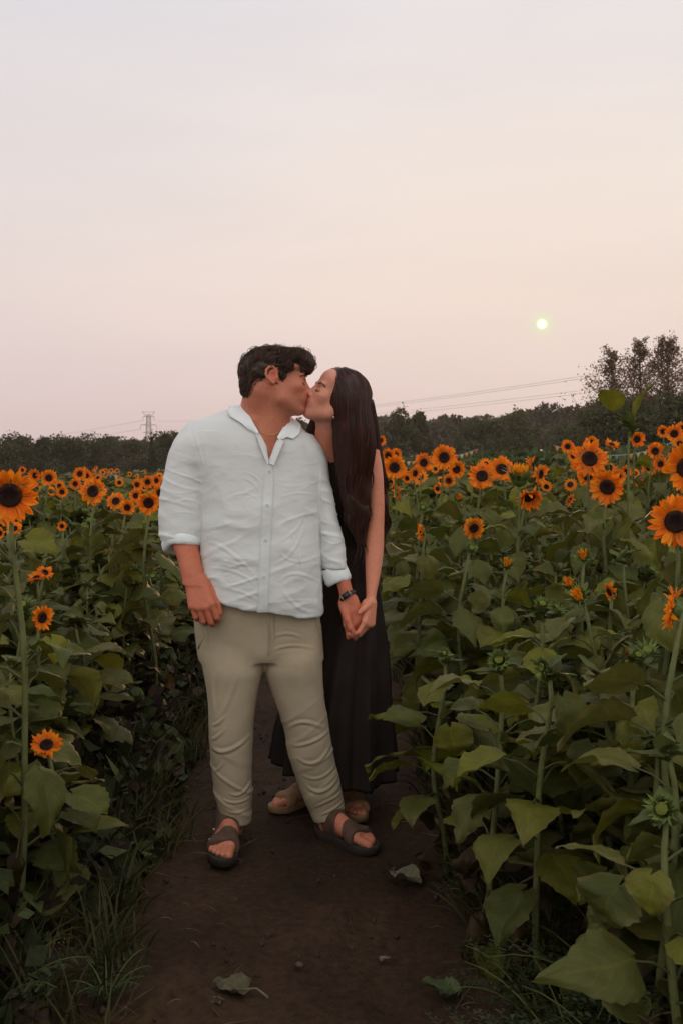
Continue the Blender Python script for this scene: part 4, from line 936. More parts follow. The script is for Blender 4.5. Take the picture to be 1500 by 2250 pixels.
# ------------------------------------------------------------------ the hazy evening air
def haze():
    m = bpy.data.materials.new('evening_haze'); m.use_nodes = True; nt = m.node_tree
    for n in list(nt.nodes):
        if n.type != 'OUTPUT_MATERIAL': nt.nodes.remove(n)
    v = nt.nodes.new('ShaderNodeVolumePrincipled'); v.inputs['Color'].default_value = (.95, .88, .82, 1); v.inputs['Density'].default_value = .0003; v.inputs['Anisotropy'].default_value = .3
    nt.links.new(v.outputs[0], [n for n in nt.nodes if n.type == 'OUTPUT_MATERIAL'][0].inputs['Volume'])
    V, Q = box((0, 500, 15), (2000, 1700, 76)); g = Geo(); g.add(V, Q)
    tag(obj('haze', g.build('haze', m, False)), 'thin pale evening haze over the whole field', 'haze', kind='stuff')
haze()
# ------------------------------------------------------------------ people: implicit surfaces meshed with surface nets
class Field:
    def __init__(s, lo, hi, h):
        s.lo = np.asarray(lo, np.float32); s.h = h; s.n = np.ceil((np.asarray(hi)-s.lo)/h).astype(int)+1
        s.D = np.full(s.n, 1.0, np.float32)
    def slc(s, lo, hi):
        a = np.clip(np.floor((np.asarray(lo)-s.lo)/s.h).astype(int), 0, s.n-1); b = np.clip(np.ceil((np.asarray(hi)-s.lo)/s.h).astype(int)+1, 1, s.n)
        if np.any(b <= a): return None
        ax = [s.lo[i]+s.h*np.arange(a[i], b[i], dtype=np.float32) for i in range(3)]
        return (slice(a[0], b[0]), slice(a[1], b[1]), slice(a[2], b[2])), ax[0][:, None, None], ax[1][None, :, None], ax[2][None, None, :]
    def put(s, lo, hi, fn, k=0.01, op='u'):
        m = k+s.h*2.5; r = s.slc(np.asarray(lo)-m, np.asarray(hi)+m)
        if r is None: return
        sl, X, Y, Z = r; f = fn(X, Y, Z).astype(np.float32); A = s.D[sl]
        if op == 's': A = -A                       # subtract: max(D, -f)
        hh = np.clip(.5+.5*(f-A)/k, 0, 1); o = f*(1-hh)+A*hh-k*hh*(1-hh)
        s.D[sl] = -o if op == 's' else o
    def cap(s, a, b, ra, rb=None, k=.01, op='u'):
        a = np.asarray(a, np.float32); b = np.asarray(b, np.float32); rb = ra if rb is None else rb; m = max(ra, rb); d = b-a; L2 = float(d @ d)+1e-12
        def fn(X, Y, Z):
            t = np.clip(((X-a[0])*d[0]+(Y-a[1])*d[1]+(Z-a[2])*d[2])/L2, 0, 1)
            return np.sqrt((X-a[0]-t*d[0])**2+(Y-a[1]-t*d[1])**2+(Z-a[2]-t*d[2])**2)-(ra+(rb-ra)*t)
        s.put(np.minimum(a, b)-m, np.maximum(a, b)+m, fn, k, op)
    def ell(s, c, r, M=None, k=.01, op='u'):
        c = np.asarray(c, np.float32); M = np.eye(3) if M is None else np.asarray(M, float); m = max(r); mn = min(r)
        def fn(X, Y, Z):
            x, y, z = X-c[0], Y-c[1], Z-c[2]; q = 0; g = 0
            for i in range(3):
                u = (M[i, 0]*x+M[i, 1]*y+M[i, 2]*z)/r[i]; q = q+u*u; g = g+(u/r[i])**2
            q0 = np.sqrt(q); return q0*(q0-1)/np.maximum(np.sqrt(g), 1e-4)
        s.put(c-m, c+m, fn, k, op)
    def loft(s, rows, k=.01, op='u', p=2.0, grow=0.0, cut=0.004):
        """rows: z, cx, cy, a, b from top to bottom"""
        rows = np.array(sorted(map(tuple, rows)), float); z0, z1 = rows[0, 0], rows[-1, 0]; mm = rows[:, 3:5].max()+grow
        zz = np.linspace(z0, z1, 160); sm = []
        for i in range(1, 5):
            v = np.interp(zz, rows[:, 0], rows[:, i]); kr = max(3, int(.035/((z1-z0)/160))|1); kr = min(kr, 41)
            vp = np.pad(v, kr//2, mode='reflect', reflect_type='odd'); sm.append(np.convolve(vp, np.ones(kr)/kr, 'valid')[:160])
        def fn(X, Y, Z):
            q = [np.interp(Z, zz, v).astype(np.float32) for v in sm]; a = q[2]+grow; b = q[3]+grow
            rr = (np.abs((X-q[0])/a)**p+np.abs((Y-q[1])/b)**p)**(1/p); f = (rr-1)*np.minimum(a, b)*.95
            e = np.maximum(z0-grow-Z, Z-z1-grow)
            return np.where((e > 0) & (f > 0), np.sqrt(np.maximum(e, 0)**2+np.maximum(f, 0)**2), np.maximum(f, e))
        s.put((rows[:, 1].min()-mm, rows[:, 2].min()-mm, z0-grow), (rows[:, 1].max()+mm, rows[:, 2].max()+mm, z1+grow), fn, k, op)
    def sample(s, P):
        q = np.clip((np.asarray(P)-s.lo)/s.h, 0, np.array(s.n)-1.001); i = q.astype(int); t = q-i; r = 0
        for a in (0, 1):
            for b in (0, 1):
                for c in (0, 1): r = r+s.D[i[..., 0]+a, i[..., 1]+b, i[..., 2]+c]*(t[..., 0] if a else 1-t[..., 0])*(t[..., 1] if b else 1-t[..., 1])*(t[..., 2] if c else 1-t[..., 2])
        return r
    def grad(s, P):
        e = s.h*1.5; return nrmz(np.stack([s.sample(P+np.eye(3)[i]*e)-s.sample(P-np.eye(3)[i]*e) for i in range(3)], -1))
    def project(s, P, off=0.0, it=4):
        P = np.array(P, float)
        for _ in range(it): P = P-s.grad(P)*np.clip(s.sample(P)-off, -.012, .012)[..., None]
        return P
    def surface(s):
        D = s.D; S_ = D < 0; nx, ny, nz = S_.shape
        c = np.zeros((nx-1, ny-1, nz-1), np.uint8); offs = [(i, j, k) for i in (0, 1) for j in (0, 1) for k in (0, 1)]
        for i, j, k in offs: c += S_[i:nx-1+i, j:ny-1+j, k:nz-1+k]
        cell = np.argwhere((c > 0) & (c < 8)); del c
        idx = np.full((nx-1, ny-1, nz-1), -1, np.int32); idx[tuple(cell.T)] = np.arange(len(cell))
        val = {o: D[cell[:, 0]+o[0], cell[:, 1]+o[1], cell[:, 2]+o[2]] for o in offs}
        acc = np.zeros((len(cell), 3)); cnt = np.zeros(len(cell))
        for o in offs:
            for ax in range(3):
                if o[ax]: continue
                o2 = list(o); o2[ax] = 1; va, vb = val[o], val[tuple(o2)]; m = (va < 0) != (vb < 0)
                t = np.where(m, va/(va-vb+1e-12), 0); P = np.tile(np.array(o, float), (len(cell), 1)); P[:, ax] += t
                acc[m] += P[m]; cnt += m
        V = s.lo+(cell+acc/cnt[:, None])*s.h; F = []
        for ax in range(3):
            sa = [slice(None)]*3; sb = [slice(None)]*3; sa[ax] = slice(0, -1); sb[ax] = slice(1, None)
            A = S_[tuple(sa)]; B = S_[tuple(sb)]; e = np.argwhere(A != B); u, v = (ax+1) % 3, (ax+2) % 3
            e = e[(e[:, u] > 0) & (e[:, v] > 0) & (e[:, u] < s.n[u]-1) & (e[:, v] < s.n[v]-1)]
            q = []
            for du, dv in ((-1, -1), (0, -1), (0, 0), (-1, 0)):
                g = e.copy(); g[:, u] += du; g[:, v] += dv; q.append(idx[tuple(g.T)])
            q = np.stack(q, -1); ins = A[tuple(e.T)]; q[~ins] = q[~ins][:, ::-1]; F.append(q)
        F = np.concatenate(F); F = F[(F >= 0).all(1)]
        return V, F

def vnormals(V, F):
    n = np.cross(V[F[:, 2]]-V[F[:, 0]], V[F[:, 3]]-V[F[:, 1]]); N = np.zeros_like(V)
    for i in range(4): np.add.at(N, F[:, i], n)
    return nrmz(N)
def smooth_mesh(V, F, it=2, lam=.5):
    for _ in range(it):
        A = np.zeros_like(V); c = np.zeros(len(V))
        for i in range(4):
            j = (i+1) % 4; np.add.at(A, F[:, i], V[F[:, j]]); np.add.at(c, F[:, i], 1); np.add.at(A, F[:, j], V[F[:, i]]); np.add.at(c, F[:, j], 1)
        V = V+lam*(A/c[:, None]-V)
    return V

def PX(rows, Yc, b):
    """rows (py, left px, right px[, Y[, depth half-width]]) -> loft rows (z, cx, cy, a, b)"""
    out = []
    for r in rows:
        y = r[3] if len(r) > 3 else Yc; bb = r[4] if len(r) > 4 else b
        zl = CH+(1000-r[0])/FPX*y; out.append((zl, ((r[1]+r[2])/2-750)/FPX*y, y, (r[2]-r[1])/2/FPX*y, bb))
    return out

def frame(F_, roll):
    F_ = nrmz(F_); Rt = nrmz(np.cross(F_, [0, 0, 1.])); U = np.cross(Rt, F_)
    c, s = math.cos(roll), math.sin(roll); return np.array([Rt*c-U*s, F_, U*c+Rt*s])    # rows: right, forward, up

class Head:
    def __init__(s, mouth, F_, roll, sv): s.M = frame(F_, roll); s.v = np.array(sv); s.s = float(np.mean(sv)); s.O = np.asarray(mouth)-s.M.T @ (np.array([0, .103, -.061])*s.v)
    def w(s, p): return s.O+(np.asarray(p, float)*s.v) @ s.M
    def l(s, P): return (P-s.O) @ s.M.T/s.v
    def build(s, f, male=True):
        k = s.s; W_ = s.w; M_ = s.M
        def E(c, r, kk=.012, op='u', Mx=M_): f.ell(W_(c), [x*q_ for x, q_ in zip(r, s.v)], Mx, kk, op)
        def C(a, b, ra, rb, kk=.01, op='u'): f.cap(W_(a), W_(b), ra*k, rb*k, kk, op)
        E((0, -.014, .045), (.074, .097, .078)); E((0, .035, -.02), (.060, .060, .085), .02); E((0, .05, .062), (.058, .036, .042), .02)
        E((0, .058, -.038), (.044, .042, .058), .02)
        for q in (-1, 1):
            C((q*.054, .0, -.03), (q*.048, .018, -.075), .017, .014, .025); C((q*.048, .018, -.075), (q*.013, .080, -.105), .014, .012, .025)
            E((q*.037, .066, -.018), (.022, .020, .018), .02)
        E((0, .084, -.101), (.019, .014, .014) if male else (.015, .013, .012), .015)
        C((0, .02, -.06), (0, .055, -.085), .036, .028, .03)
        br = .011 if male else .008
        C((-.034, .082, .026), (.034, .082, .026), br, br, .016)
        for q in (-1, 1): E((q*.031, .101, .004), (.016, .014, .011), .010, 's')
        for q in (-1, 1): E((q*.031, .0765, .003), (.0155, .0150, .0125), .004)
        C((0, .088, .020), (0, .110, -.022), .0065, .0085 if male else .0075, .012); E((0, .1135, -.028), (.011, .0105, .0095), None or .006)
        for q in (-1, 1): E((q*.0125, .102, -.032), (.0075, .010, .0075), .005)
        E((0, .078, -.060), (.031, .026, .026), .015)
        for q in (-1, 1):
            C((0, .102, -.0565), (q*.021, .092, -.0605), .0058, .003, .004); C((0, .1005, -.0675), (q*.018, .091, -.0635), .0068, .003, .004)
        for q in ((-1, 1) if male else ()):
            a = R(14); Me = np.array([[math.cos(.30*q), -math.sin(.30*q), 0], [math.sin(.30*q), math.cos(.30*q), 0], [0, 0, 1]]) @ M_
            E((q*.0785, -.014, .006), (.0060, .0185, .032), .005, 'u', Me)
            hx = [(.000, .014), (-.003, .028), (-.013, .038), (-.026, .037), (-.035, .024), (-.035, .006), (-.028, -.008), (-.018, -.018), (-.009, -.026)]
            for (a0, b0), (a1, b1) in zip(hx[:-1], hx[1:]): C((q*(.083-a0*.22), a0, b0), (q*(.083-a1*.22), a1, b1), .0046, .0046, .002)
            ah = [(-.012, .026), (-.020, .018), (-.024, .004), (-.017, -.010)]
            for (a0, b0), (a1, b1) in zip(ah[:-1], ah[1:]): C((q*(.082-a0*.15), a0, b0), (q*(.082-a1*.15), a1, b1), .0036, .0036, .002)
            E((q*.0875, -.010, .006), (.0060, .0075, .013), .002, 's'); C((q*.083, .000, .004), (q*.083, .000, -.004), .0045, .0045, .003)
            C((q*.083, .002, -.002), (q*.078, .004, -.018), .0045, .005, .006)

def face_colour(P, H, base, male):
    L_ = H.l(P); C = np.tile(base, (len(P), 1)); s = np.abs(L_[:, 0])
    def g(c, r): return np.exp(-(((s-c[0])/r[0])**2+((L_[:, 1]-c[1])/r[1])**2+((L_[:, 2]-c[2])/r[2])**2))[:, None]
    C = C*(1-g((.04, .07, -.03), (.025, .03, .022))*np.array([[-.03, .09, .08]]))
    lip = np.clip(1.6*g((0, .103, -.062), (.021, .014, .0105)), 0, 1); C = C*(1-lip*np.array([[.18, .48, .42]]))
    C = C*(1-g((.079, -.01, .01), (.012, .02, .03))*np.array([[-.10, .28, .3]]))
    if male:
        st = np.clip(g((.03, .055, -.085), (.045, .06, .032))*.75+.8*g((.0, .09, -.085), (.035, .03, .02))-.8*g((0, .10, -.06), (.02, .02, .01)), 0, 1)*(.7+.4*fbm(P*160, 2))[:, None]
        C = C*(1-st*np.array([[.30, .26, .22]]))
    C = C*(1-.35*g((.031, .09, .012), (.02, .012, .008)))
    return C

def hand(f, wrist, D, N, sgn, sc, curls, thumb, spread=.06, k=.004, wr=.024):
    """D: towards the fingers, N: out of the back of the hand, sgn*cross(D,N): thumb side. Returns finger tips."""
    D = nrmz(D); N = nrmz(N-D*np.dot(N, D)); T = np.cross(D, N)*sgn; w = np.asarray(wrist, float); tips = []
    lat = [.030, .010, -.010, -.028]; base = [.092, .096, .090, .080]; ln = [(.044, .027, .022), (.049, .031, .023), (.045, .028, .023), (.035, .021, .020)]; rd = [.0100, .0102, .0097, .0085]
    for i in range(4):
        kn = w+sc*(D*base[i]+T*lat[i]); st = w+sc*(D*.01+T*lat[i]*.55)
        f.cap(st, kn-N*.003*sc, .0165*sc, .0125*sc, .014)
        p = kn-N*.002*sc; ang = 0; sp = -T*0+T*lat[i]*spread*30*.0
        Dd = nrmz(D+T*lat[i]*spread*20)
        for j in range(3):
            ang += curls[i][j]; d = Dd*math.cos(ang)-N*math.sin(ang); q = p+sc*ln[i][j]*d
            f.cap(p, q, rd[i]*sc*(1-.07*j), rd[i]*sc*(.93-.07*j-.05*(j == 2)), k); p = q
        tips.append((p, d))
    a = w+sc*(D*.018+T*.024-N*.006); b = w+sc*(D*thumb[0][0]+T*thumb[0][1]-N*thumb[0][2]); c = w+sc*(D*thumb[1][0]+T*thumb[1][1]-N*thumb[1][2]); e = w+sc*(D*thumb[2][0]+T*thumb[2][1]-N*thumb[2][2])
    f.cap(a, b, .016*sc, .0125*sc, .012); f.cap(b, c, .0118*sc, .0105*sc, k); f.cap(c, e, .0105*sc, .0085*sc, k); tips.append((e, nrmz(e-c)))
    return tips

class Foot:
    """heel point on the ground, direction of the toes, side = +1 when the big toe is on the right-hand side of the direction"""
    def __init__(s, heel, d, side, sc=1.0, lift=.028): s.h = np.array([heel[0], heel[1], lift]); s.d = nrmz(np.array([d[0], d[1], 0.])); s.r = np.array([s.d[1], -s.d[0], 0])*side; s.s = sc
    def w(s, t, l, u): return s.h+s.s*(s.d*t+s.r*l+np.array([0, 0, 1.])*u)
    def flesh(s, f, grow=0, k=.012, toes=True):
        c = s.s
        def C(a, b, ra, rb, kk=k): f.cap(s.w(*a), s.w(*b), ra*c+grow, rb*c+grow, kk)
        C((.035, 0, .030), (.05, 0, .055), .029, .032, .02); C((.05, 0, .055), (.13, .012, .035), .032, .026, .02); C((.13, .014, .032), (.19, .022, .018), .024, .0165, .02)
        C((.04, -.008, .024), (.18, -.025, .015), .024, .015, .02); C((.18, .026, .017), (.175, -.026, .014), .017, .014, .016); C((.05, .01, .022), (.18, 0, .016), .024, .016, .02)
        C((.052, 0, .06), (.042, 0, .13), .031, .031, .02)
        if toes:
            for l0, l1, a, b, r in ((.028, .026, .19, .248, .0135), (.009, .008, .19, .243, .0095), (-.007, -.008, .188, .233, .0088), (-.021, -.021, .183, .221, .0083), (-.034, -.033, .176, .206, .0080)):
                C((a, l0, .016), (b, l1, .0115), r*.9, r, .002)
    def sandal(s, parent, mat, smat, name, straps, back=False, off=.006, sub=None):
        lo = np.minimum(s.w(0, 0, 0), s.w(.27*1, 0, 0))-.09; hi = np.maximum(s.w(0, 0, 0), s.w(.27, 0, 0))+.09; lo[2] = -.01; hi[2] = .22
        # sole: outline loft
        t = np.linspace(-.012, .268, 30); wl = np.interp(t, [-.012, 0, .03, .09, .17, .21, .245, .262, .268], [.004, .018, .032, .031, .046, .046, .034, .018, .004]); ce = np.interp(t, [0, .09, .18, .26], [0, -.002, 0, .010])
        ring = np.concatenate([np.stack([t, ce+wl], -1), np.stack([t, ce-wl], -1)[::-1]]); n = len(ring)
        prof = [(.93, -.028), (1.0, -.024), (1.02, -.010), (1.03, -.001), (1.0, .004), (.90, .0), (.0, -.001)]
        V = []
        for q, u in prof:
            for a, l in ring: V.append(s.w(.128+(a-.128)*q, l*q, u-(.0 if a < .2 else -(a-.2)*.10)))
        i = np.arange(len(prof)-1)[:, None]; j = np.arange(n)[None]; Q = np.stack([i*n+j, i*n+(j+1) % n, (i+1)*n+(j+1) % n, (i+1)*n+j], -1).reshape(-1, 4)
        g = Geo(); g.add(V, Q, C=(1, 1, 1)); g.add([V[k] for k in range(n)], T=[(0, k+1, k) for k in range(1, n-1)])
        root = obj(name, place(g.build(name, smat), parent), parent)
        for (t0, t1, sk) in straps:
            f = Field(lo, hi, .0028); s.flesh(f, grow=.0065, k=.02, toes=False)
            f.cap(s.w(.18, .030, .012), s.w(.23, .028, .010), .022, .019, .02); f.cap(s.w(.18, -.026, .010), s.w(.215, -.024, .008), .018, .016, .02)
            h0 = s.h; d0 = s.d; r0 = s.r; zz = s.s
            def slab(X, Y, Z):
                tt = ((X-h0[0])*d0[0]+(Y-h0[1])*d0[1])/zz; ll = ((X-h0[0])*r0[0]+(Y-h0[1])*r0[1])/zz; uu = (Z-h0[2])/zz
                te = tt-sk*uu-.25*np.abs(ll)*0; return np.maximum(np.maximum(np.maximum((t0-te), (te-t1)), -.004-uu), uu-.105)*zz
            r = f.slc(lo, hi); f.D[r[0]] = np.maximum(f.D[r[0]], slab(*r[1:]))
            V, Fq = f.surface(); g = Geo(); V = smooth_mesh(V, Fq, 1); g.add(V, Fq)
            so_ = obj('strap', place(g.build('strap', mat), parent), root)
            if sub:
                p = s.w((t0+t1)/2, -.040, .030); V, Q = box(p, (.012, .006, .008)); g = Geo(); g.add(V, Q); obj('buckle', place(g.build('buckle', sub), parent), root)
        return root

PBASE = {}
def place(me, parent):           # people's meshes are modelled in world space; move them to their person's base
    b = PBASE[parent.name]; n = len(me.vertices); co = np.empty(n*3, np.float32); me.vertices.foreach_get('co', co)
    co = co.reshape(-1, 3)-np.asarray(b, np.float32); me.vertices.foreach_set('co', co.ravel()); me.update(); return me

def nails(tips, N, parent, col, sc=1.0):
    pass

def strands(P, r, cols, name, mat, parent):
    V, Q = tubes(P, r, 3); g = Geo(); g.add(V, Q, C=np.repeat(cols, P.shape[1]*3, 0)); return obj(name, place(g.build(name, mat), parent), parent)

def fold_lines(V, N, segs, front=-1, FS=.32):
    """raised creases along given polylines (photo px at distance Y): (points, Y, width m, height m)"""
    out = np.zeros(len(V))
    for pts, Yd, wd, ht in segs:
        (ax_, ay_), (bx_, by_), (cx_, cy_) = pts; tb = np.linspace(0, 1, 9)[:, None]; bz = (1-tb)**2*np.array([[ax_, ay_]])+2*tb*(1-tb)*np.array([[2*bx_-(ax_+cx_)/2, 2*by_-(ay_+cy_)/2]])+tb**2*np.array([[cx_, cy_]])
        Pw = np.array([W(x, y, Yd) for x, y in bz])[:, [0, 2]]; ht = ht*FS; wd = wd*.8; q = V[:, [0, 2]]; best = np.full(len(V), 9.); tpar = np.zeros(len(V)); L_ = len(Pw)-1
        for i in range(L_):
            a, b = Pw[i], Pw[i+1]; d = b-a; t = np.clip(((q-a) @ d)/(d @ d), 0, 1); dist = np.linalg.norm(q-a-t[:, None]*d, axis=1)
            m = dist < best; best[m] = dist[m]; tpar[m] = (i+t[m])/L_
        fade = np.sin(np.clip(tpar, .03, .97)*math.pi)**.6
        out += ht*fade*(np.exp(-(best/wd)**2)-.45*np.exp(-((best-1.9*wd)/wd)**2))*(N[:, 1]*front > .15)
    return V+N*out[:, None]

SKM = np.array([.54, .195, .115]); SKW = np.array([.64, .27, .19])
#===================================================================== the man
def man():
    Yb = 3.62; base = np.array([-.30, 3.62, 0.])
    mouth = W(674, 880, 3.60); H = Head(mouth, (math.cos(R(4)), .06, -math.sin(R(4))), R(-11), (1.0, 1.09, .91))
    f = Field((-.68, 3.26, 0), (.16, 3.84, 1.86), .0028)
    H.build(f, True)
    # neck, trunk and legs
    n0 = H.w((0, -.030, -.035)); n1 = W(577, 950, 3.66)
    f.cap(n0, n1, .064, .068, .03); f.cap(H.w((0, .015, -.06)), W(590, 950, 3.60), .045, .052, .03)
    f.cap(H.w((0, -.05, -.02)), W(560, 935, 3.69), .055, .07, .03)
    tor = PX([(925, 480, 640), (940, 440, 665), (970, 420, 690), (1010, 425, 695), (1080, 455, 690), (1180, 462, 684), (1300, 458, 684), (1400, 460, 676)], 3.67, .095)
    f.loft(tor, .03, p=2.4)
    f.cap(W(578, 995, 3.625), W(585, 1060, 3.655), .068, .075, .05)
    RL = [(1380, 462, 560), (1440, 466, 564), (1520, 474, 556), (1600, 484, 544), (1700, 492, 536), (1800, 500, 538), (1826, 502, 534)]
    LL = [(1380, 608, 676), (1450, 612, 682), (1520, 626, 698), (1600, 648, 712), (1700, 684, 730), (1790, 704, 746), (1815, 710, 746)]
    f.loft(PX(RL, 3.64, .046), .02); f.loft(PX(LL, 3.675, .044), .02)
    # right arm (image left): hangs down, back of the hand to the camera
    f.loft(PX([(945, 405, 470, 3.66, .06), (1000, 384, 446, 3.66, .055), (1080, 370, 438, 3.65, .052), (1150, 368, 434, 3.63, .05), (1190, 374, 434, 3.60, .05), (1222, 389, 440, 3.575, .045), (1250, 396, 446, 3.55, .038), (1268, 400, 450, 3.54, .033), (1284, 402, 456, 3.53, .028)], 3.6, .05), .02)
    wr = W(428, 1272, 3.535); Dn = nrmz(W(441, 1322, 3.50)-wr)
    tipsR = hand(f, wr, Dn, np.array([.05, -1, .0]), -1, 1.16, [(.55, .95, .5), (.62, .95, .6), (.62, .95, .6), (.55, .95, .5)], [(.055, .042, .018), (.092, .046, .022), (.118, .044, .030)], k=.002)
    # left arm (image right): holds her hand
    f.loft(PX([(975, 640, 700, 3.69, .06), (1050, 690, 722, 3.69, .05), (1130, 700, 738, 3.68, .047), (1200, 706, 748, 3.67, .046), (1250, 722, 764, 3.65, .042), (1280, 738, 770, 3.64, .036), (1302, 745, 776, 3.63, .028), (1322, 748, 782, 3.62, .024)], 3.66, .05), .02)
    wl = W(765, 1313, 3.62); Dl = nrmz(W(777, 1358, 3.60)-wl)
    tipsL = hand(f, wl, Dl, np.array([.10, -1, .1]), 1, 1.02, [(.45, 1.1, .7), (.5, 1.05, .7), (.5, 1.0, .7), (.5, 1.0, .7)], [(.045, -.0, .0), (.05, 0, .0), (.06, 0, 0)], k=.0025)
    # thumb of the left hand lies on the near side, pointing down
    f.cap(W(755, 1335, 3.60), W(764, 1362, 3.575), .016, .0125, .012); f.cap(W(764, 1362, 3.575), W(770, 1380, 3.567), .0118, .0108, .004); f.cap(W(770, 1380, 3.567), W(776, 1390, 3.568), .0108, .0092, .003)
    FR = Foot((W(507, 1850, 3.68)[0], 3.68), (-.02, -1), -1, 1.13); FL = Foot((W(700, 1836, 3.70)[0], 3.705), (.74, -.72), 1, 1.12)
    FR.flesh(f); FL.flesh(f)
    V, F_ = f.surface(); BF = f; V = smooth_mesh(V, F_, 1, .4)
    C = np.tile(SKM, (len(V), 1)); hd = (V[:, 2] > 1.48); C[hd] = face_colour(V[hd], H, SKM*np.array([1.02, 1.0, 1.02]), True)
    b = np.clip((V[:, 2]-1.40)/.12, 0, 1)[:, None]; C = C*b+(1-b)*SKM
    arm = ((V[:, 2] < 1.15) & (V[:, 2] > .7))[:, None]; C = np.where(arm, C*np.array([[1.0, .85, .82]]), C)
    C *= (1+.06*fbm(V*25, 3))[:, None]
    me = mesh('person', V-base, F_, M['skin'], C); body = obj('person', me, loc=tuple(base)); PBASE[body.name] = base
    tag(body, 'dark-haired man in a rumpled white shirt and khaki trousers kissing the woman', 'person', 'couple kissing on the path')
    # --- shirt
    f = Field((-.70, 3.38, .78), (.06, 3.88, 1.62), .0036)
    torso = PX([(898, 510, 600, 3.69, .068), (908, 475, 622, 3.685, .080), (923, 436, 640, 3.675, .098), (947, 412, 672, 3.67, .116), (975, 402, 694, 3.665, .128), (1010, 408, 700, 3.66, .132), (1060, 430, 704, 3.655, .136),
                (1120, 444, 703, 3.65, .145), (1180, 444, 703, 3.65, .152), (1240, 440, 705, 3.65, .158), (1300, 436, 707, 3.65, .158), (1366, 432, 709, 3.655, .152)], 3.66, .13)
    f.loft(torso, .004, p=2.35)
    f.loft(PX([(924, 420, 470, 3.67, .05), (942, 401, 474, 3.665, .066), (965, 386, 468, 3.66, .078), (1010, 371, 452, 3.655, .082), (1060, 361, 448, 3.65, .084), (1110, 354, 448, 3.645, .083), (1150, 351, 447, 3.635, .08), (1188, 358, 444, 3.62, .072)], 3.64, .08), .016, p=2.2)
    f.loft(PX([(955, 640, 688, 3.67, .06), (980, 650, 706, 3.67, .075), (1010, 668, 716, 3.675, .078), (1060, 684, 724, 3.68, .076), (1110, 694, 734, 3.68, .074), (1160, 699, 746, 3.675, .072), (1210, 703, 756, 3.665, .066), (1246, 708, 760, 3.655, .058)], 3.67, .07), .012, p=2.2)
    # carve the neck opening and the hem curve
    def neck(X, Y, Z):
        u = FPX/Y; px = 750+X*u; py = 1000-(Z-CH)*u
        # photo-plane outline of the V, converted to metres at the chest
        l = np.interp(py, [885, 905, 922, 950, 985, 1016], [527, 541, 551, 571, 586, 590.5]); r = np.interp(py, [885, 925, 945, 975, 1016], [650, 636, 621, 606, 590.5])
        return np.maximum(np.maximum(l-px, px-r)*1.64e-3*.8, np.maximum(Y-3.80, (py-1016)*1.64e-3))
    lo, hi = (-.42, 3.40, 1.36), (-.12, 3.88, 1.62); r = f.slc(lo, hi)
    f.D[r[0]] = np.maximum(f.D[r[0]], -neck(*r[1:]))
    r = f.slc((-.70, 3.38, .78), (.06, 3.88, 1.10)); X, Y, Z = r[1:]
    hz = np.interp(750+X*FPX/3.52, [420, 470, 500, 540, 590, 640, 655, 712], [1300, 1316, 1330, 1341, 1345, 1354, 1361, 1362])
    hemz = CH+(1000-hz)/FPX*3.51+.012*np.clip((Y-3.6)/.15, 0, 1)
    tors = (X > -.52+.0*Z) & (X < 5)
    f.D[r[0]] = np.where(X > (438-750)/FPX*3.6, np.maximum(f.D[r[0]], hemz-Z), np.maximum(f.D[r[0]], np.where(Z < 1.08, .01, -1)))
    # hollow the sleeve ends
    V, F_ = f.surface(); SF = f; V = smooth_mesh(V, F_, 2, .5)
    N_ = vnormals(V, F_)
    q = np.stack([V[:, 0]*6, V[:, 1]*6, V[:, 2]*11], -1); rid = 1-np.abs(fbm(q+3, 2))*2.4
    q2 = np.stack([(V[:, 0]+.5*V[:, 2])*7, V[:, 1]*5, (V[:, 2]-.35*V[:, 0])*19], -1); rid2 = 1-np.abs(vnoise(q2+11))*3
    low = np.clip((1.36-V[:, 2])/.25, 0, 1)
    amp = .0034*rid+.0036*np.clip(rid2, 0, 1)*low+.006*fbm(V*3.3, 2)
    sleeve = (V[:, 0] < (446-750)/FPX*3.6) | (V[:, 0] > (703-750)/FPX*3.6+.0)
    q3 = np.stack([V[:, 0]*7, V[:, 1]*7, V[:, 2]*26+V[:, 0]*9], -1); amp = amp+np.where(sleeve, .0032*np.clip(1-np.abs(vnoise(q3))*3, 0, 1)*np.clip((1.46-V[:, 2])/.2, 0, 1), 0)
    top = np.clip((V[:, 2]-1.44)/.05, 0, 1); amp = amp*(1-.6*top)
    V = V+N_*amp[:, None]; N_ = vnormals(V, F_)
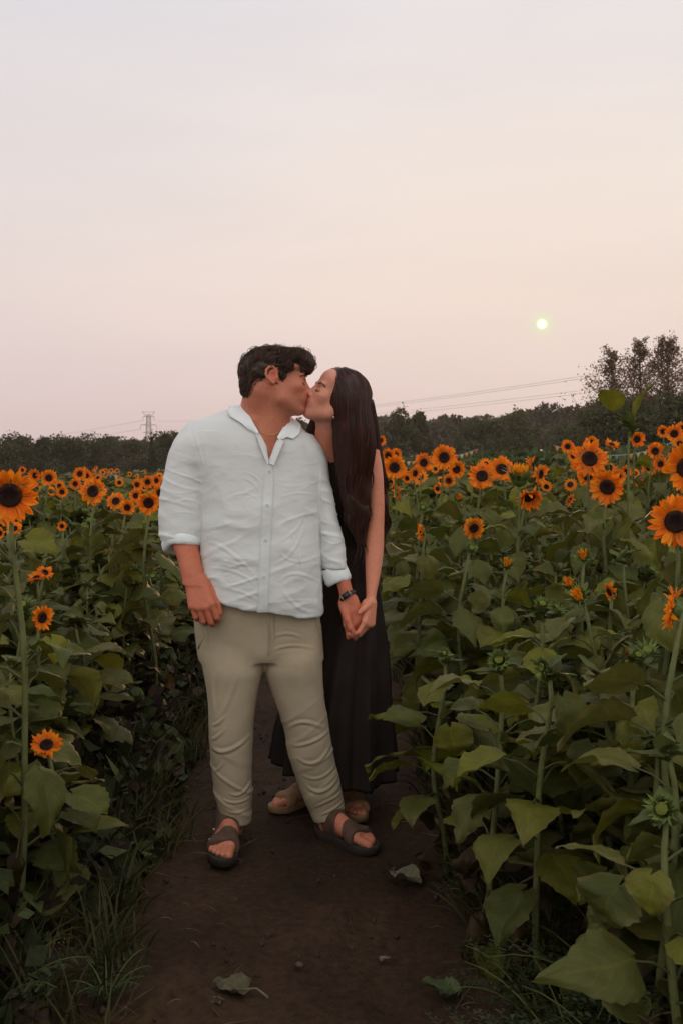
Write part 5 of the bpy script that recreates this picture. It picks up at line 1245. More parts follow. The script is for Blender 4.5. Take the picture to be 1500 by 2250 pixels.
    V = fold_lines(V, N_, [
        ([(455, 1195), (500, 1210), (560, 1262)], 3.5, .007, .007), ([(460, 1250), (520, 1258), (562, 1285)], 3.5, .006, .006), ([(470, 1290), (530, 1300), (575, 1325)], 3.5, .006, .005),
        ([(600, 1240), (640, 1215), (668, 1160)], 3.5, .006, .006), ([(610, 1190), (650, 1165), (672, 1120)], 3.5, .006, .005), ([(616, 1275), (655, 1262), (704, 1290)], 3.5, .006, .007),
        ([(622, 1300), (660, 1340), (700, 1352)], 3.5, .007, .007), ([(640, 1170), (655, 1215), (662, 1250)], 3.5, .005, .006), ([(690, 1210), (700, 1260), (703, 1300)], 3.5, .006, .006),
        ([(535, 1038), (560, 1048), (575, 1068)], 3.5, .004, .0045), ([(530, 1050), (555, 1062), (572, 1085)], 3.5, .004, .004), ([(510, 1090), (545, 1085), (572, 1105)], 3.5, .004, .004),
        ([(605, 1100), (645, 1085), (690, 1090)], 3.5, .005, .004), ([(604, 1060), (640, 1070), (680, 1060)], 3.5, .005, .003), ([(448, 1060), (446, 1110), (446, 1180)], 3.5, .004, -.006),
        ([(418, 940), (432, 985), (446, 1030)], 3.5, .006, .005), ([(446, 985), (452, 1020), (447, 1060)], 3.5, .006, .005), ([(380, 1110), (410, 1100), (440, 1118)], 3.5, .004, .004), ([(372, 1130), (405, 1128), (438, 1140)], 3.5, .004, .004),
        ([(365, 1080), (395, 1085), (430, 1078)], 3.5, .004, .003), ([(715, 1130), (730, 1150), (748, 1148)], 3.6, .004, .004), ([(706, 1180), (728, 1195), (752, 1190)], 3.6, .004, .005), ([(700, 1050), (701, 1130), (704, 1230)], 3.55, .004, -.006),
        ([(470, 1225), (530, 1240), (560, 1238)], 3.5, .005, .004), ([(612, 1210), (650, 1235), (700, 1225)], 3.5, .005, .005), ([(610, 1325), (640, 1320), (690, 1325)], 3.5, .005, .004)], FS=.24)
    sh = obj('shirt', place(mesh('shirt', V, F_, M['linen']), body), body)
    Vs = V; Ns = vnormals(V, F_)
    fr = Vs[(Ns[:, 1] < -.3)]
    def fy(x, z, r=.012):      # front surface of the shirt at (x, z)
        m = (np.abs(fr[:, 0]-x) < r) & (np.abs(fr[:, 2]-z) < r); return fr[m, 1].min() if m.any() else 3.52
    # placket with buttons
    ys = np.linspace(1018, 1344, 60); cx = np.interp(ys, [1018, 1344], [592, 578]); hw = np.interp(ys, [1018, 1060, 1344], [6, 12, 12.5]); g = Geo(); V = []
    for y, c, w in zip(ys, cx, hw):
        z = CH+(1000-y)/FPX*3.51; row = []
        for u in (-1, -.96, -.5, 0, .5, .96, 1):
            x = (c+u*w-750)/FPX*3.51; row.append([x, fy(x, z)-(.0035 if abs(u) < .98 else -.003), z])
        V += row
    V = np.array(V); Vr = V.reshape(60, 7, 3)
    for _ in range(3): Vr[1:-1, :, 1] = (Vr[:-2, :, 1]+Vr[1:-1, :, 1]*2+Vr[2:, :, 1])/4
    i = np.arange(59)[:, None]; j = np.arange(6)[None]; Q = np.stack([i*7+j, (i+1)*7+j, (i+1)*7+j+1, i*7+j+1], -1).reshape(-1, 4); g.add(Vr.reshape(-1, 3), Q)
    obj('placket', place(g.build('placket', M['linen']), body), sh)
    for y in (1036, 1110, 1187, 1266):
        x = (np.interp(y, [1018, 1344], [592, 578])-750)/FPX*3.505; z = CH+(1000-y)/FPX*3.505; yy = fy(x, z)-.0055
        th = np.arange(14)/14*6.283; V = np.vstack([np.stack([x+np.cos(th)*r, 0*th+yy+dy, z+np.sin(th)*r], -1) for r, dy in ((.0050, .003), (.0050, -.001), (.0044, -.0015), (.0034, -.0008), (.0004, -.0006))])
        i = np.arange(4)[:, None]; j = np.arange(14)[None]; Q = np.stack([i*14+j, i*14+(j+1) % 14, (i+1)*14+(j+1) % 14, (i+1)*14+j], -1).reshape(-1, 4); g = Geo(); g.add(V, Q)
        obj('button', place(g.build('button', M['button']), body), sh)
    # collar: a folded band round the back of the neck, with two points
    def sheet(rows, name, mat, par, th=.0035):
        A = np.array(rows, float); m, n = A.shape[:2]
        if name == 'collar':
            for _ in range(3): A = A+SF.grad(A)*np.clip(.006-SF.sample(A), 0, .02)[..., None]
        N_ = nrmz(np.cross(np.gradient(A, axis=0), np.gradient(A, axis=1))); Bk = A+N_*th
        V = np.concatenate([A.reshape(-1, 3), Bk.reshape(-1, 3)]); i = np.arange(m-1)[:, None]; j = np.arange(n-1)[None]; o = m*n
        Q = [np.stack([i*n+j, (i+1)*n+j, (i+1)*n+j+1, i*n+j+1], -1).reshape(-1, 4), np.stack([i*n+j, i*n+j+1, (i+1)*n+j+1, (i+1)*n+j], -1).reshape(-1, 4)+o]
        bd = [(k, k+1) for k in range(n-1)]+[((m-1)*n+k+1, (m-1)*n+k) for k in range(n-1)]+[((k+1)*n, k*n) for k in range(m-1)]+[(k*n+n-1, (k+1)*n+n-1) for k in range(m-1)]
        Q.append(np.array([(b, a, a+o, b+o) for a, b in bd])); g = Geo(); g.add(V, np.concatenate(Q)); return obj(name, place(g.build(name, mat), body), par)
    def lerp_rows(edge_a, edge_b, n=7, bulge=(0, -.006, 0)):
        ta = np.linspace(0, 1, 22); ka = np.linspace(0, 1, len(edge_a)); a = np.stack([np.interp(ta, ka, np.array(edge_a)[:, i]) for i in range(3)], -1); b = np.stack([np.interp(ta, np.linspace(0, 1, len(edge_b)), np.array(edge_b)[:, i]) for i in range(3)], -1)
        return [[a[i]*(1-u)+b[i]*u+np.array(bulge)*math.sin(u*math.pi) for u in np.linspace(0, 1, n)] for i in range(22)]
    # right collar wing (image left): fold line, then outer edge down to its point
    fa = [W(568, 950, 3.545), W(557, 932, 3.56), W(547, 912, 3.59), W(541, 893, 3.64), W(546, 882, 3.70), W(575, 880, 3.745)]
    fb = [W(564, 956, 3.552), W(546, 942, 3.55), W(528, 928, 3.56), W(504, 919, 3.59), W(504, 902, 3.69), W(545, 900, 3.76)]
    sheet(lerp_rows(fa, fb), 'collar', M['cuff'], sh)
    fa = [W(610, 962, 3.55), W(620, 945, 3.57), W(628, 930, 3.60), W(630, 918, 3.64), W(624, 904, 3.70), W(590, 888, 3.745)]
    fb = [W(614, 968, 3.548), W(630, 960, 3.555), W(643, 966, 3.565), W(654, 958, 3.59), W(652, 940, 3.66), W(600, 905, 3.76)]
    sheet(lerp_rows(fb, fa), 'collar', M['cuff'], sh)
    # turned facings of the open front
    fa = [W(568, 951, 3.552), W(580, 980, 3.535), W(588, 1003, 3.525), W(591, 1018, 3.518)]; fb = [W(561, 953, 3.540), W(571, 980, 3.522), W(580, 1003, 3.515), W(588, 1020, 3.512)]
    sheet(lerp_rows(fa, fb, 4, (0, -.002, 0)), 'facing', M['linen'], sh, .003)
    fa = [W(611, 963, 3.550), W(604, 982, 3.533), W(596, 1003, 3.523), W(592, 1018, 3.516)]; fb = [W(625, 968, 3.538), W(618, 985, 3.520), W(610, 1003, 3.512), W(603, 1022, 3.508)]
    sheet(lerp_rows(fb, fa, 4, (0, -.002, 0)), 'facing', M['linen'], sh, .003)
    # cuffs: thick rolled rings
    def cuff(c, M3, a, b, wdt, thk, fore):
        n = 56; th = np.arange(n)/n*6.283; prof = [(0, -1), (.55, -.95), (.95, -.6), (1, 0), (.95, .6), (.6, .95), (0, 1), (-.5, .85), (-.8, .2), (-.8, -.6), (-.45, -.95)]
        V = []
        for u, v in prof:
            wob = 1+.05*vnoise(np.stack([np.cos(th)*2+c[0]*9, np.sin(th)*2, 0*th+v*1.3], -1)); rr = thk*u
            wv = .006*vnoise(np.stack([np.cos(th)*1.7+4, np.sin(th)*1.7, 0*th+c[0]*5], -1))
            L_ = np.stack([np.cos(th)*(a+rr)*wob, np.sin(th)*(b+rr)*wob, 0*th+v*wdt/2+wv], -1); V.append(L_ @ M3+c)
        V = np.concatenate(V); m = len(prof); i = np.arange(m)[:, None]; j = np.arange(n)[None]; Q = np.stack([i*n+j, i*n+(j+1) % n, ((i+1) % m)*n+(j+1) % n, ((i+1) % m)*n+j], -1).reshape(-1, 4)
        g = Geo(); g.add(V, Q); return obj('cuff', place(g.build('cuff', M['cuff']), body), sh)
    ax = nrmz(np.array([-.12, .38, 1.0])); x0 = nrmz(np.cross([0, 1., 0], ax)); x0 = nrmz(x0+np.array([0, 0, -.30])); x0 = nrmz(x0-ax*np.dot(x0, ax)); y0 = np.cross(ax, x0)
    cuff(W(401, 1192, 3.615), np.array([x0, y0, ax]), .0585, .064, .050, .013, None)
    ax = nrmz(np.array([-.42, .12, 1.0])); x0 = nrmz(np.cross([0, 1., 0], ax)); y0 = np.cross(ax, x0)
    cuff(W(738, 1262, 3.65), np.array([x0, y0, ax]), .040, .045, .062, .010, None)
    # --- trousers
    f = Field((-.60, 3.42, .04), (.08, 3.90, .96), .0036)
    hip = PX([(1300, 432, 700, 3.655, .118), (1345, 426, 704, 3.655, .118), (1400, 431, 708, 3.66, .116), (1430, 438, 708, 3.66, .112), (1446, 443, 708, 3.66, .10)], 3.66, .12)
    f.loft(hip, .01, p=2.4)
    f.loft(PX([(1375, 445, 580, 3.655, .06), (1440, 441, 586, 3.648, .104), (1470, 448, 580, 3.64, .106), (1500, 454, 572, 3.64, .104), (1540, 459, 562, 3.635, .099), (1600, 462, 555, 3.63, .093), (1650, 463, 553, 3.63, .088), (1700, 467, 553, 3.63, .082), (1750, 474, 555, 3.63, .074), (1780, 483, 553, 3.63, .066), (1800, 488, 552, 3.63, .062)], 3.63, .1), .022, p=2.2)
    f.loft(PX([(1375, 600, 700, 3.66, .06), (1440, 588, 709, 3.652, .104), (1470, 582, 709, 3.65, .106), (1500, 590, 710, 3.655, .103), (1540, 604, 713, 3.655, .099), (1600, 623, 724, 3.66, .094), (1650, 632, 732, 3.665, .089), (1700, 646, 742, 3.67, .083), (1740, 660, 752, 3.67, .076), (1770, 674, 757, 3.675, .068), (1804, 688, 762, 3.675, .062)], 3.66, .1), .016, p=2.2)
    r = f.slc((-.60, 3.42, .04), (.08, 3.90, .30)); X, Y, Z = r[1:]; f.D[r[0]] = np.where(X > -.20, np.maximum(f.D[r[0]], (.062+(X+.10)*.36+.10*np.clip(Y-3.66, -.1, .1))-Z), f.D[r[0]])
    V, F_ = f.surface(); V = smooth_mesh(V, F_, 2, .5); N_ = vnormals(V, F_)
    kn = np.clip((.62-V[:, 2])/.4, 0, 1)
    side = np.where(V[:, 0] < -.25, 1, -1)
    q = np.stack([V[:, 0]*5, V[:, 1]*5, V[:, 2]*13+V[:, 0]*side*9], -1); V = V+N_*((.0045*fbm(V*5, 2))+.0045*kn*np.clip(1-np.abs(vnoise(q))*2.6, 0, 1))[:, None]
    N_ = vnormals(V, F_)
    V = fold_lines(V, N_, [
        ([(466, 1595), (480, 1588), (497, 1570)], 3.55, .006, .011), ([(464, 1627), (478, 1618), (497, 1598)], 3.55, .006, .011), ([(464, 1645), (500, 1648), (546, 1622)], 3.55, .008, .016), ([(470, 1695), (480, 1690), (492, 1672)], 3.55, .006, .010),
        ([(506, 1744), (530, 1746), (553, 1722)], 3.55, .006, .014), ([(490, 1757), (512, 1765), (548, 1762)], 3.55, .005, .013), ([(520, 1480), (506, 1530), (478, 1586)], 3.55, .010, .010), ([(468, 1480), (466, 1520), (470, 1560)], 3.55, .009, .010), ([(496, 1782), (515, 1788), (545, 1784)], 3.55, .005, .010),
        ([(632, 1602), (668, 1584), (712, 1604)], 3.58, .007, .013), ([(642, 1640), (682, 1630), (724, 1612)], 3.58, .007, .013), ([(656, 1668), (694, 1676), (726, 1642)], 3.58, .007, .013), ([(664, 1706), (700, 1712), (738, 1690)], 3.58, .006, .010),
        ([(672, 1730), (706, 1742), (746, 1716)], 3.58, .007, .015), ([(694, 1778), (722, 1764), (757, 1752)], 3.58, .006, .013), ([(704, 1798), (730, 1786), (757, 1772)], 3.58, .005, .011), ([(600, 1402), (630, 1395), (664, 1406)], 3.53, .006, .009), ([(598, 1432), (640, 1422), (690, 1432)], 3.53, .006, .009),
        ([(584, 1360), (592, 1400), (590, 1450)], 3.53, .005, -.012), ([(448, 1378), (456, 1405), (450, 1440)], 3.55, .005, -.010)])
    tr = obj('trousers', place(mesh('trousers', V, F_, M['khaki']), body), body)
    for (x0_, x1_, py, Y, cy, bb) in ((489, 551, 1796, 3.63, 3.63, .0605),):
        c = W((x0_+x1_)/2, py, Y); a = (x1_-x0_)/2/FPX*Y; n = 40; th = np.arange(n)/n*6.283; prof = [(1.02, .016), (1.07, .010), (1.07, -.008), (1.03, -.014), (.94, -.012), (.92, .0)]
        V = np.concatenate([np.stack([c[0]+np.cos(th)*a*q, c[1]+np.sin(th)*bb*q, c[2]+dz+.002*np.sin(th*3)], -1) for q, dz in prof]); i = np.arange(len(prof)-1)[:, None]; j = np.arange(n)[None]
        g = Geo(); g.add(V, np.stack([i*n+j, i*n+(j+1) % n, (i+1)*n+(j+1) % n, (i+1)*n+j], -1).reshape(-1, 4)); obj('hem', place(g.build('hem', M['khaki']), body), tr)
    for pts in ([(593, 1352), (592, 1395), (588, 1440)], [(602, 1352), (603, 1400), (596, 1432), (589, 1442)], [(458, 1330), (449, 1362), (440, 1398)], [(690, 1360), (698, 1390), (704, 1415)]):
        c_ = np.array([W(x_, y_, 3.53) for x_, y_ in pts]); tq = np.linspace(0, 1, 24); c_ = np.stack([np.interp(tq, np.linspace(0, 1, len(c_)), c_[:, q_]) for q_ in range(3)], -1)
        for _ in range(30): c_ = c_-f.grad(c_)*np.clip(f.sample(c_)-.0005, -.008, .008)[:, None]*np.array([[0, 1, 0]])
        V2, Q2, T2 = tube(c_, .0013, 5); g = Geo(); g.add(V2, Q2, T2); obj('seam', place(g.build('seam', M['khaki']), body), tr)
    # pocket edge, stands slightly proud
    V, Q, T = tube([W(430, 1352, 3.55), W(440, 1372, 3.535), W(447, 1400, 3.53), W(436, 1425, 3.555)], .003, 5); g = Geo(); g.add(V, Q, T); obj('pocket_edge', place(g.build('pocket_edge', M['khaki']), body), tr)
    # --- sandals
    FR.sandal(body, M['sandal'], M['sole'], 'sandal', [(.062, .122, -.25), (.152, .198, -.1)], sub=M['metal'])
    FL.sandal(body, M['sandal'], M['sole'], 'sandal', [(.062, .122, -.25), (.152, .198, -.1)], sub=M['metal'])
    # --- watch
    c = W(764, 1311, 3.618); ax = nrmz(W(742, 1280, 3.64)-W(767, 1316, 3.615)); x0 = nrmz(np.cross(ax, [0, 1., 0])); y0 = np.cross(ax, x0); n = 40; th = np.arange(n)/n*6.283; prof = [(1.0, -.0075), (1.09, -.0065), (1.10, 0), (1.09, .0065), (1.0, .0075)]
    def ring(a, b, prof): return np.concatenate([(np.stack([np.cos(th)*a*q, np.sin(th)*b*q, 0*th+u], -1) @ np.array([x0, y0, ax]))+c for q, u in prof])
    wt = None; V = ring(.0305, .0295, prof); i = np.arange(4)[:, None]; j = np.arange(n)[None]; g = Geo(); g.add(V, np.stack([i*n+j, i*n+(j+1) % n, (i+1)*n+(j+1) % n, (i+1)*n+j], -1).reshape(-1, 4))
    wt = obj('watch', place(g.build('watch', M['watchband']), body), body)
    V, Q = box(c-x0*0-y0*.0335*np.sign(y0[1]), (.030, .007, .020), np.array([x0, y0, ax]).T); g = Geo(); g.add(V, Q); obj('watch_case', place(g.build('watch_case', M['watchband']), body), wt)
    for s_ in (-1, 1): V, Q = box(c-y0*.0325*np.sign(y0[1])+x0*.0165*s_, (.0025, .008, .021), np.array([x0, y0, ax]).T); g = Geo(); g.add(V, Q); obj('lug', place(g.build('lug', M['metal']), body), wt)
    # --- necklace
    pts = np.array([W(573, 946, 3.585), W(578, 951, 3.562), W(586, 955, 3.548), W(595, 956, 3.546), W(603, 954, 3.550), W(611, 950, 3.562)])
    me_v = np.empty(len(me.vertices)*3, np.float32); me.vertices.foreach_get('co', me_v); bv = me_v.reshape(-1, 3)+base
    for p in pts:
        m = (np.abs(bv[:, 0]-p[0]) < .006) & (np.abs(bv[:, 2]-p[2]) < .006) & (bv[:, 1] < 3.68)
        if m.any(): p[1] = bv[m, 1].min()-.001
    V, Q, T = tube(pts, .0012, 5); g = Geo(); g.add(V, Q, T); obj('necklace', place(g.build('necklace', M['gold']), body), body)
    # --- hair
    lo = H.w((0, 0, .03))-.2; f = Field(lo, lo+.4, .003)
    k = H.s
    def E(c, r, kk=.012, op='u'): f.ell(H.w(c), [x*q_ for x, q_ in zip(r, H.v)], H.M, kk, op)
    E((0, -.018, .048), (.086, .106, .088)); E((0, .050, .102), (.062, .058, .030), .02); E((-.015, .085, .090), (.050, .028, .026), .02); E((.0, .0, .106), (.062, .078, .026), .02); E((.02, .06, .112), (.03, .03, .022), .015); E((0, .094, .074), (.050, .016, .020), .012); E((0, .068, .082), (.066, .040, .034), .015); E((0, -.07, .02), (.07, .045, .07), .02)
    E((.0, -.085, -.025), (.052, .028, .045), .02)
    r = f.slc(lo, lo+.4); X, Y, Z = r[1:]; L0 = [(H.M[i, 0]*(X-H.O[0])+H.M[i, 1]*(Y-H.O[1])+H.M[i, 2]*(Z-H.O[2]))/H.v[i] for i in range(3)]
    line = np.interp(L0[1], [-.13, -.06, -.042, -.034, .004, .010, .024, .032, .045, .062, .075, .10], [-.080, -.084, -.060, .034, .048, .006, -.006, .03, .045, .050, .050, .050])
    f.D[r[0]] = np.maximum(f.D[r[0]], (line-L0[2])*k*.75)
    V, F_ = f.surface(); V = smooth_mesh(V, F_, 1); N_ = vnormals(V, F_); V = V+N_*(.012*fbm(V*27, 3)+.001)[:, None]
    C = np.tile([1., 1, 1], (len(V), 1))*(1+.3*fbm(V*120, 2))[:, None]
    hr = obj('hair', place(mesh('hair', V, F_, M['hair_man'], C), body), body)
    rg = np.random.default_rng(3); N_ = vnormals(V, F_); L_ = H.l(V); n = 6500
    wgt = np.clip(1+1.2*(L_[:, 2] > .05)+1.0*(L_[:, 1] > .03), .05, 9); ids = rg.choice(len(V), n, p=wgt/wgt.sum()); P0 = V[ids]; n0_ = N_[ids]; l0 = L_[ids]
    fw = H.M[1]; upv = H.M[2]; m = 8; t = np.linspace(0, 1, m)
    cl = np.stack([vnoise(P0*24+i*9) for i in range(3)], -1); cl2 = np.stack([vnoise(P0*24+40+i*9) for i in range(3)], -1); topm = l0[:, 2] > .045
    flow = np.where(topm[:, None], fw*.8+H.M[0]*.3, -upv*.9-fw*.35); d = nrmz(flow+cl*1.7+rg.normal(0, .12, (n, 3))); ln = np.where(topm, .044, .018)*rg.uniform(.5, 1.15, n)
    p = P0-n0_*.001; P = np.empty((n, m, 3)); P[:, 0] = p; lift = rg.uniform(.0, .004, n)*(1+2.5*(rg.random(n) < .10)*(l0[:, 2] > .03)); fr_ = (l0[:, 1] > .06) & (rg.random(n) < .35); ln = ln*np.where(fr_, 1.35, 1)
    for q in range(1, m):
        g_ = f.grad(p); d = d-g_*np.sum(d*g_, -1, keepdims=True)*.9; d = nrmz(d+nrmz(cl2)*  .55*np.where(topm, 1, .3)[:, None]); p = p+d*(ln/m)[:, None]; dd = f.sample(p); p = p+g_*np.clip(.004+lift*math.sin(q/m*2.7)-dd, -.004, .004)[:, None]; P[:, q] = p
    rr = np.tile(np.interp(t, [0, .6, 1], [.0011, .0009, .0002]), (n, 1)); strands(P, rr, np.exp(rg.normal(.1, .5, (n, 1)))*np.array([[1.1, .95, .85]]), 'hair_strands', M['hair_man'], body).parent = hr
    # brows and closed lashes
    def facehair(name, curve, r0, hd, par, mat, fld, nn=26, ln_=.006, tilt=(0, 0, 1), line=False):
        rg2 = np.random.default_rng(4); P = []; cv = np.array(curve); kt = np.linspace(0, 1, len(cv))
        for i in range(nn):
            t_ = i/(nn-1); c = np.array([np.interp(t_, kt, cv[:, j]) for j in range(3)]); c = c+rg2.normal(0, .0007, 3)*np.array([1, 1, 1.6 if not line else .3]); c = hd.l(fld.project(hd.w(c)[None], .0006))[0]
            d = np.array(tilt)+np.array([math.copysign(1, c[0])*.9, 0, 0])*(.3+t_)+rg2.normal(0, .12, 3); d = nrmz(d)*ln_
            w3 = np.array([hd.w(c), hd.w(c+d*.5), hd.w(c+d)]); w3 = fld.project(w3, .0009) if not line else w3; P.append(w3)
        P = np.array(P); V, Q = tubes(P, np.tile([r0, r0*.85, r0*.35], (nn, 1)), 3); g = Geo(); g.add(V, Q)
        if line:
            c = fld.project(np.array([hd.w([np.interp(t_, kt, cv[:, j]) for j in range(3)]) for t_ in np.linspace(0, 1, 14)]), .0002); V, Q, T = tube(c, np.interp(np.linspace(0, 1, 14), [0, .5, 1], [.0006, .0013, .0008]), 5); g.add(V, Q, T)
        return obj(name, place(g.build(name, mat), par), par)
    man.facehair = facehair
    for q in (-1, 1):
        facehair('eyebrow', [(q*.013, .0985, .022), (q*.026, .0955, .027), (q*.040, .086, .0265), (q*.049, .076, .021)], .0007, H, body, M['hair_man'], BF, 120, .0080, (.0, -.1, .22))
        facehair('eyelashes', [(q*.018, .0895, -.003), (q*.026, .0922, -.0065), (q*.036, .0905, -.0068), (q*.044, .0835, -.003)], .0006, H, body, M['hair_man'], BF, 26, .004, (0, .7, -.7), True)
    return body, H, bv
MAN, HM, MANV = man()

#===================================================================== the woman
def woman():
    base = np.array([.02, 3.90, 0.]); mouth = W(674.5, 882, 3.60)
    ps, pt = R(20), R(23); H = Head(mouth, (-math.cos(ps)*math.cos(pt), -math.sin(ps)*math.cos(pt), math.sin(pt)), R(-6), (.93, .92, .88))
    f = Field((-.34, 3.28, 0), (.26, 4.16, 1.80), .0028); H.build(f, False)
    f.cap(H.w((0, -.02, -.045)), W(728, 985, 3.74), .048, .055, .03); f.cap(H.w((0, .012, -.055)), W(716, 985, 3.71), .034, .045, .03)
    f.loft(PX([(968, 715, 800, 3.75, .06), (985, 705, 828, 3.76, .085), (1020, 702, 820, 3.77, .098), (1080, 708, 805, 3.79, .100), (1140, 716, 806, 3.83, .09), (1220, 712, 815, 3.87, .095), (1320, 700, 828, 3.89, .11), (1400, 700, 835, 3.90, .10)], 3.8, .09), .03)
    f.loft(PX([(1380, 700, 765, 3.89, .08), (1560, 700, 770, 3.92, .06), (1700, 750, 788, 3.96, .045), (1750, 758, 784, 3.975, .035)], 3.9, .06), .02)
    f.loft(PX([(1380, 765, 830, 3.90, .08), (1540, 720, 790, 3.95, .06), (1660, 690, 735, 4.03, .045), (1715, 676, 708, 4.06, .035)], 3.9, .06), .02)
    # near arm
    f.loft(PX([(990, 792, 832, 3.76, .045), (1015, 796, 838, 3.745, .046), (1050, 803, 842, 3.73, .043), (1110, 806, 844, 3.72, .040), (1160, 803, 843, 3.71, .037), (1200, 801, 843, 3.70, .035), (1235, 802, 840, 3.685, .033), (1275, 803, 833, 3.665, .027), (1305, 804, 826, 3.645, .021), (1322, 803, 825, 3.635, .019)], 3.7, .035), .02)
    wl = W(813, 1322, 3.632); Dl = nrmz(W(811, 1362, 3.60)-wl)
    hand(f, wl, Dl, np.array([.80, -.55, .0]), 1, .93, [(.55, .75, .5), (.75, .75, .5), (.9, .75, .5), (1.0, .75, .5)], [(.035, .016, .03), (.04, .016, .035), (.04, .016, .04)], k=.0025)
    f.cap(W(808, 1328, 3.60), W(797, 1339, 3.575), .0125, .0105, .010); f.cap(W(797, 1339, 3.575), W(790, 1346, 3.567), .0102, .0085, .003)
    # far arm hangs behind the man
    f.cap(W(712, 1000, 3.83), W(700, 1140, 3.92), .040, .034, .02); f.cap(W(700, 1140, 3.92), W(690, 1260, 3.90), .033, .022, .02)
    hand(f, W(690, 1260, 3.90), np.array([0, .05, -1]), np.array([-1, 0, 0]), 1, .9, [(.2, .3, .2)]*4, [(.05, .035, .01), (.08, .04, .015), (.10, .04, .02)])
    FA = Foot((W(775, 1765, 3.98)[0], 4.03), (.05, -1), -1, .95, .03); FB = Foot((W(700, 1735, 4.06)[0], 4.06), (-.74, -.66), -1, .95, .03)
    FA.flesh(f); FB.flesh(f)
    V, F_ = f.surface(); BF = f; V = smooth_mesh(V, F_, 1, .4); C = np.tile(SKW*np.array([1, .90, .80]), (len(V), 1)); hd = V[:, 2] > 1.48; C[hd] = face_colour(V[hd], H, SKW, False)
    C *= (1+.04*fbm(V*25, 3))[:, None]
    me = mesh('person', V-base, F_, M['skin'], C); body = obj('person', me, loc=tuple(base)); PBASE[body.name] = base
    tag(body, 'woman with long auburn hair in a long dark sleeveless dress kissing the man', 'person', 'couple kissing on the path')
    # --- dress, a draped loft
    rows = [(985, 716, 792, 3.755, .085), (1005, 706, 806, 3.765, .104), (1040, 703, 808, 3.772, .110), (1090, 706, 808, 3.79, .110), (1140, 709, 811, 3.83, .102), (1200, 706, 818, 3.865, .110), (1280, 694, 832, 3.89, .130), (1360, 680, 842, 3.90, .155), (1450, 655, 849, 3.91, .18), (1540, 628, 855, 3.92, .20), (1620, 610, 860, 3.93, .215), (1688, 601, 862, 3.93, .225)]
    Z = PX(rows, 3.9, .1); Z = np.array(Z); nn, nt = 110, 260; zz = np.linspace(Z[0, 0], Z[-1, 0], nn); o = np.argsort(Z[:, 0]); pr = [np.interp(zz, Z[o, 0], Z[o, i]) for i in range(1, 5)]
    th = np.arange(nt)/nt*2*math.pi; fr = np.clip((zz[0]-zz)/(zz[0]-zz[-1]), 0, 1); V = []
    for i in range(nn):
        w = np.clip((fr[i]-.22)/.78, 0, 1)**1.2; dr = .020*w*(np.sin(th*11+1.5*np.sin(th*2)+.8*fr[i])+.5*np.sin(th*19+2))+.004*vnoise(np.stack([np.cos(th)*3, np.sin(th)*3, 0*th+zz[i]*9], -1))
        a, b = pr[2][i]+dr, pr[3][i]+dr; z = zz[i]+(0 if i < nn-1 else .0)*th+.018*w**2*np.sin(th*2+.6)-(.022*w**3*np.cos(th))
        if i < 8: z = z-.05*(1-i/8)*np.exp(-((th-4.1)/.45)**2)
        V.append(np.stack([pr[0][i]+a*np.cos(th), pr[1][i]+b*np.sin(th), z], -1))
    V += [v*np.array([1, 1, 1])+np.array([0, 0, .0])-(v-v.mean(0))*np.array([.03, .03, 0])+np.array([0, 0, .004*q]) for q, v in ((1, V[-1]), (12, V[-1]))]
    V = np.concatenate(V); m = nn+2; i = np.arange(m-1)[:, None]; j = np.arange(nt)[None]; Q = np.stack([i*nt+j, (i+1)*nt+j, (i+1)*nt+(j+1) % nt, i*nt+(j+1) % nt], -1).reshape(-1, 4)[:, ::-1]
    g = Geo(); g.add(V, Q); dress = obj('dress', place(g.build('dress', M['dress']), body), body)
    for a, b, c in ((W(724, 1022, 3.69), W(721, 985, 3.69), W(724, 962, 3.76)), (W(788, 1000, 3.675), W(796, 982, 3.70), W(797, 972, 3.76))):
        V, Q, T = tube([a, (a+b)/2+np.array([0, -.004, 0]), b, c], [.003, .005, .005, .005], 8); g = Geo(); g.add(V, Q, T); obj('shoulder_strap', place(g.build('shoulder_strap', M['dress']), body), dress)
    FA.sandal(body, M['tan'], M['tan'], 'sandal', [(.06, .095, -.2), (.15, .20, -.1)]); FB.sandal(body, M['tan'], M['tan'], 'sandal', [(.12, .205, -.1)])
    # --- hair: cap, long front lock, back fall
    f = Field((-.16, 3.45, 1.02), (.24, 4.0, 1.76), .0035); k = H.s
    def E(c, r, kk=.012, op='u'): f.ell(H.w(c), [x*q_ for x, q_ in zip(r, H.v)], H.M, kk, op)
    E((0, -.020, .046), (.088, .110, .090)); E((0, -.035, -.01), (.088, .085, .08), .03)
    r = f.slc((-.16, 3.45, 1.45), (.24, 4.0, 1.76)); X, Y, Z_ = r[1:]; L0 = [(H.M[i, 0]*(X-H.O[0])+H.M[i, 1]*(Y-H.O[1])+H.M[i, 2]*(Z_-H.O[2]))/H.v[i] for i in range(3)]
    line = np.interp(L0[2], [-.09, -.03, .02, .06, .09, .105, .14], [.024, .030, .036, .044, .056, .070, .09])-.25*np.clip(.02-np.abs(L0[0]), 0, 1)
    f.D[r[0]] = np.maximum(f.D[r[0]], (L0[1]-line)*k*.8)
    front = PX([(868, 731, 800, 3.60, .035), (900, 731, 812, 3.61, .05), (940, 733, 820, 3.62, .06), (975, 734, 824, 3.63, .062), (1010, 737, 820, 3.64, .058), (1050, 744, 813, 3.655, .05), (1100, 752, 811, 3.67, .045), (1140, 764, 809, 3.68, .036), (1172, 776, 804, 3.69, .026), (1188, 784, 800, 3.69, .014)], 3.64, .05)
    f.loft(front, .02, p=2.1)
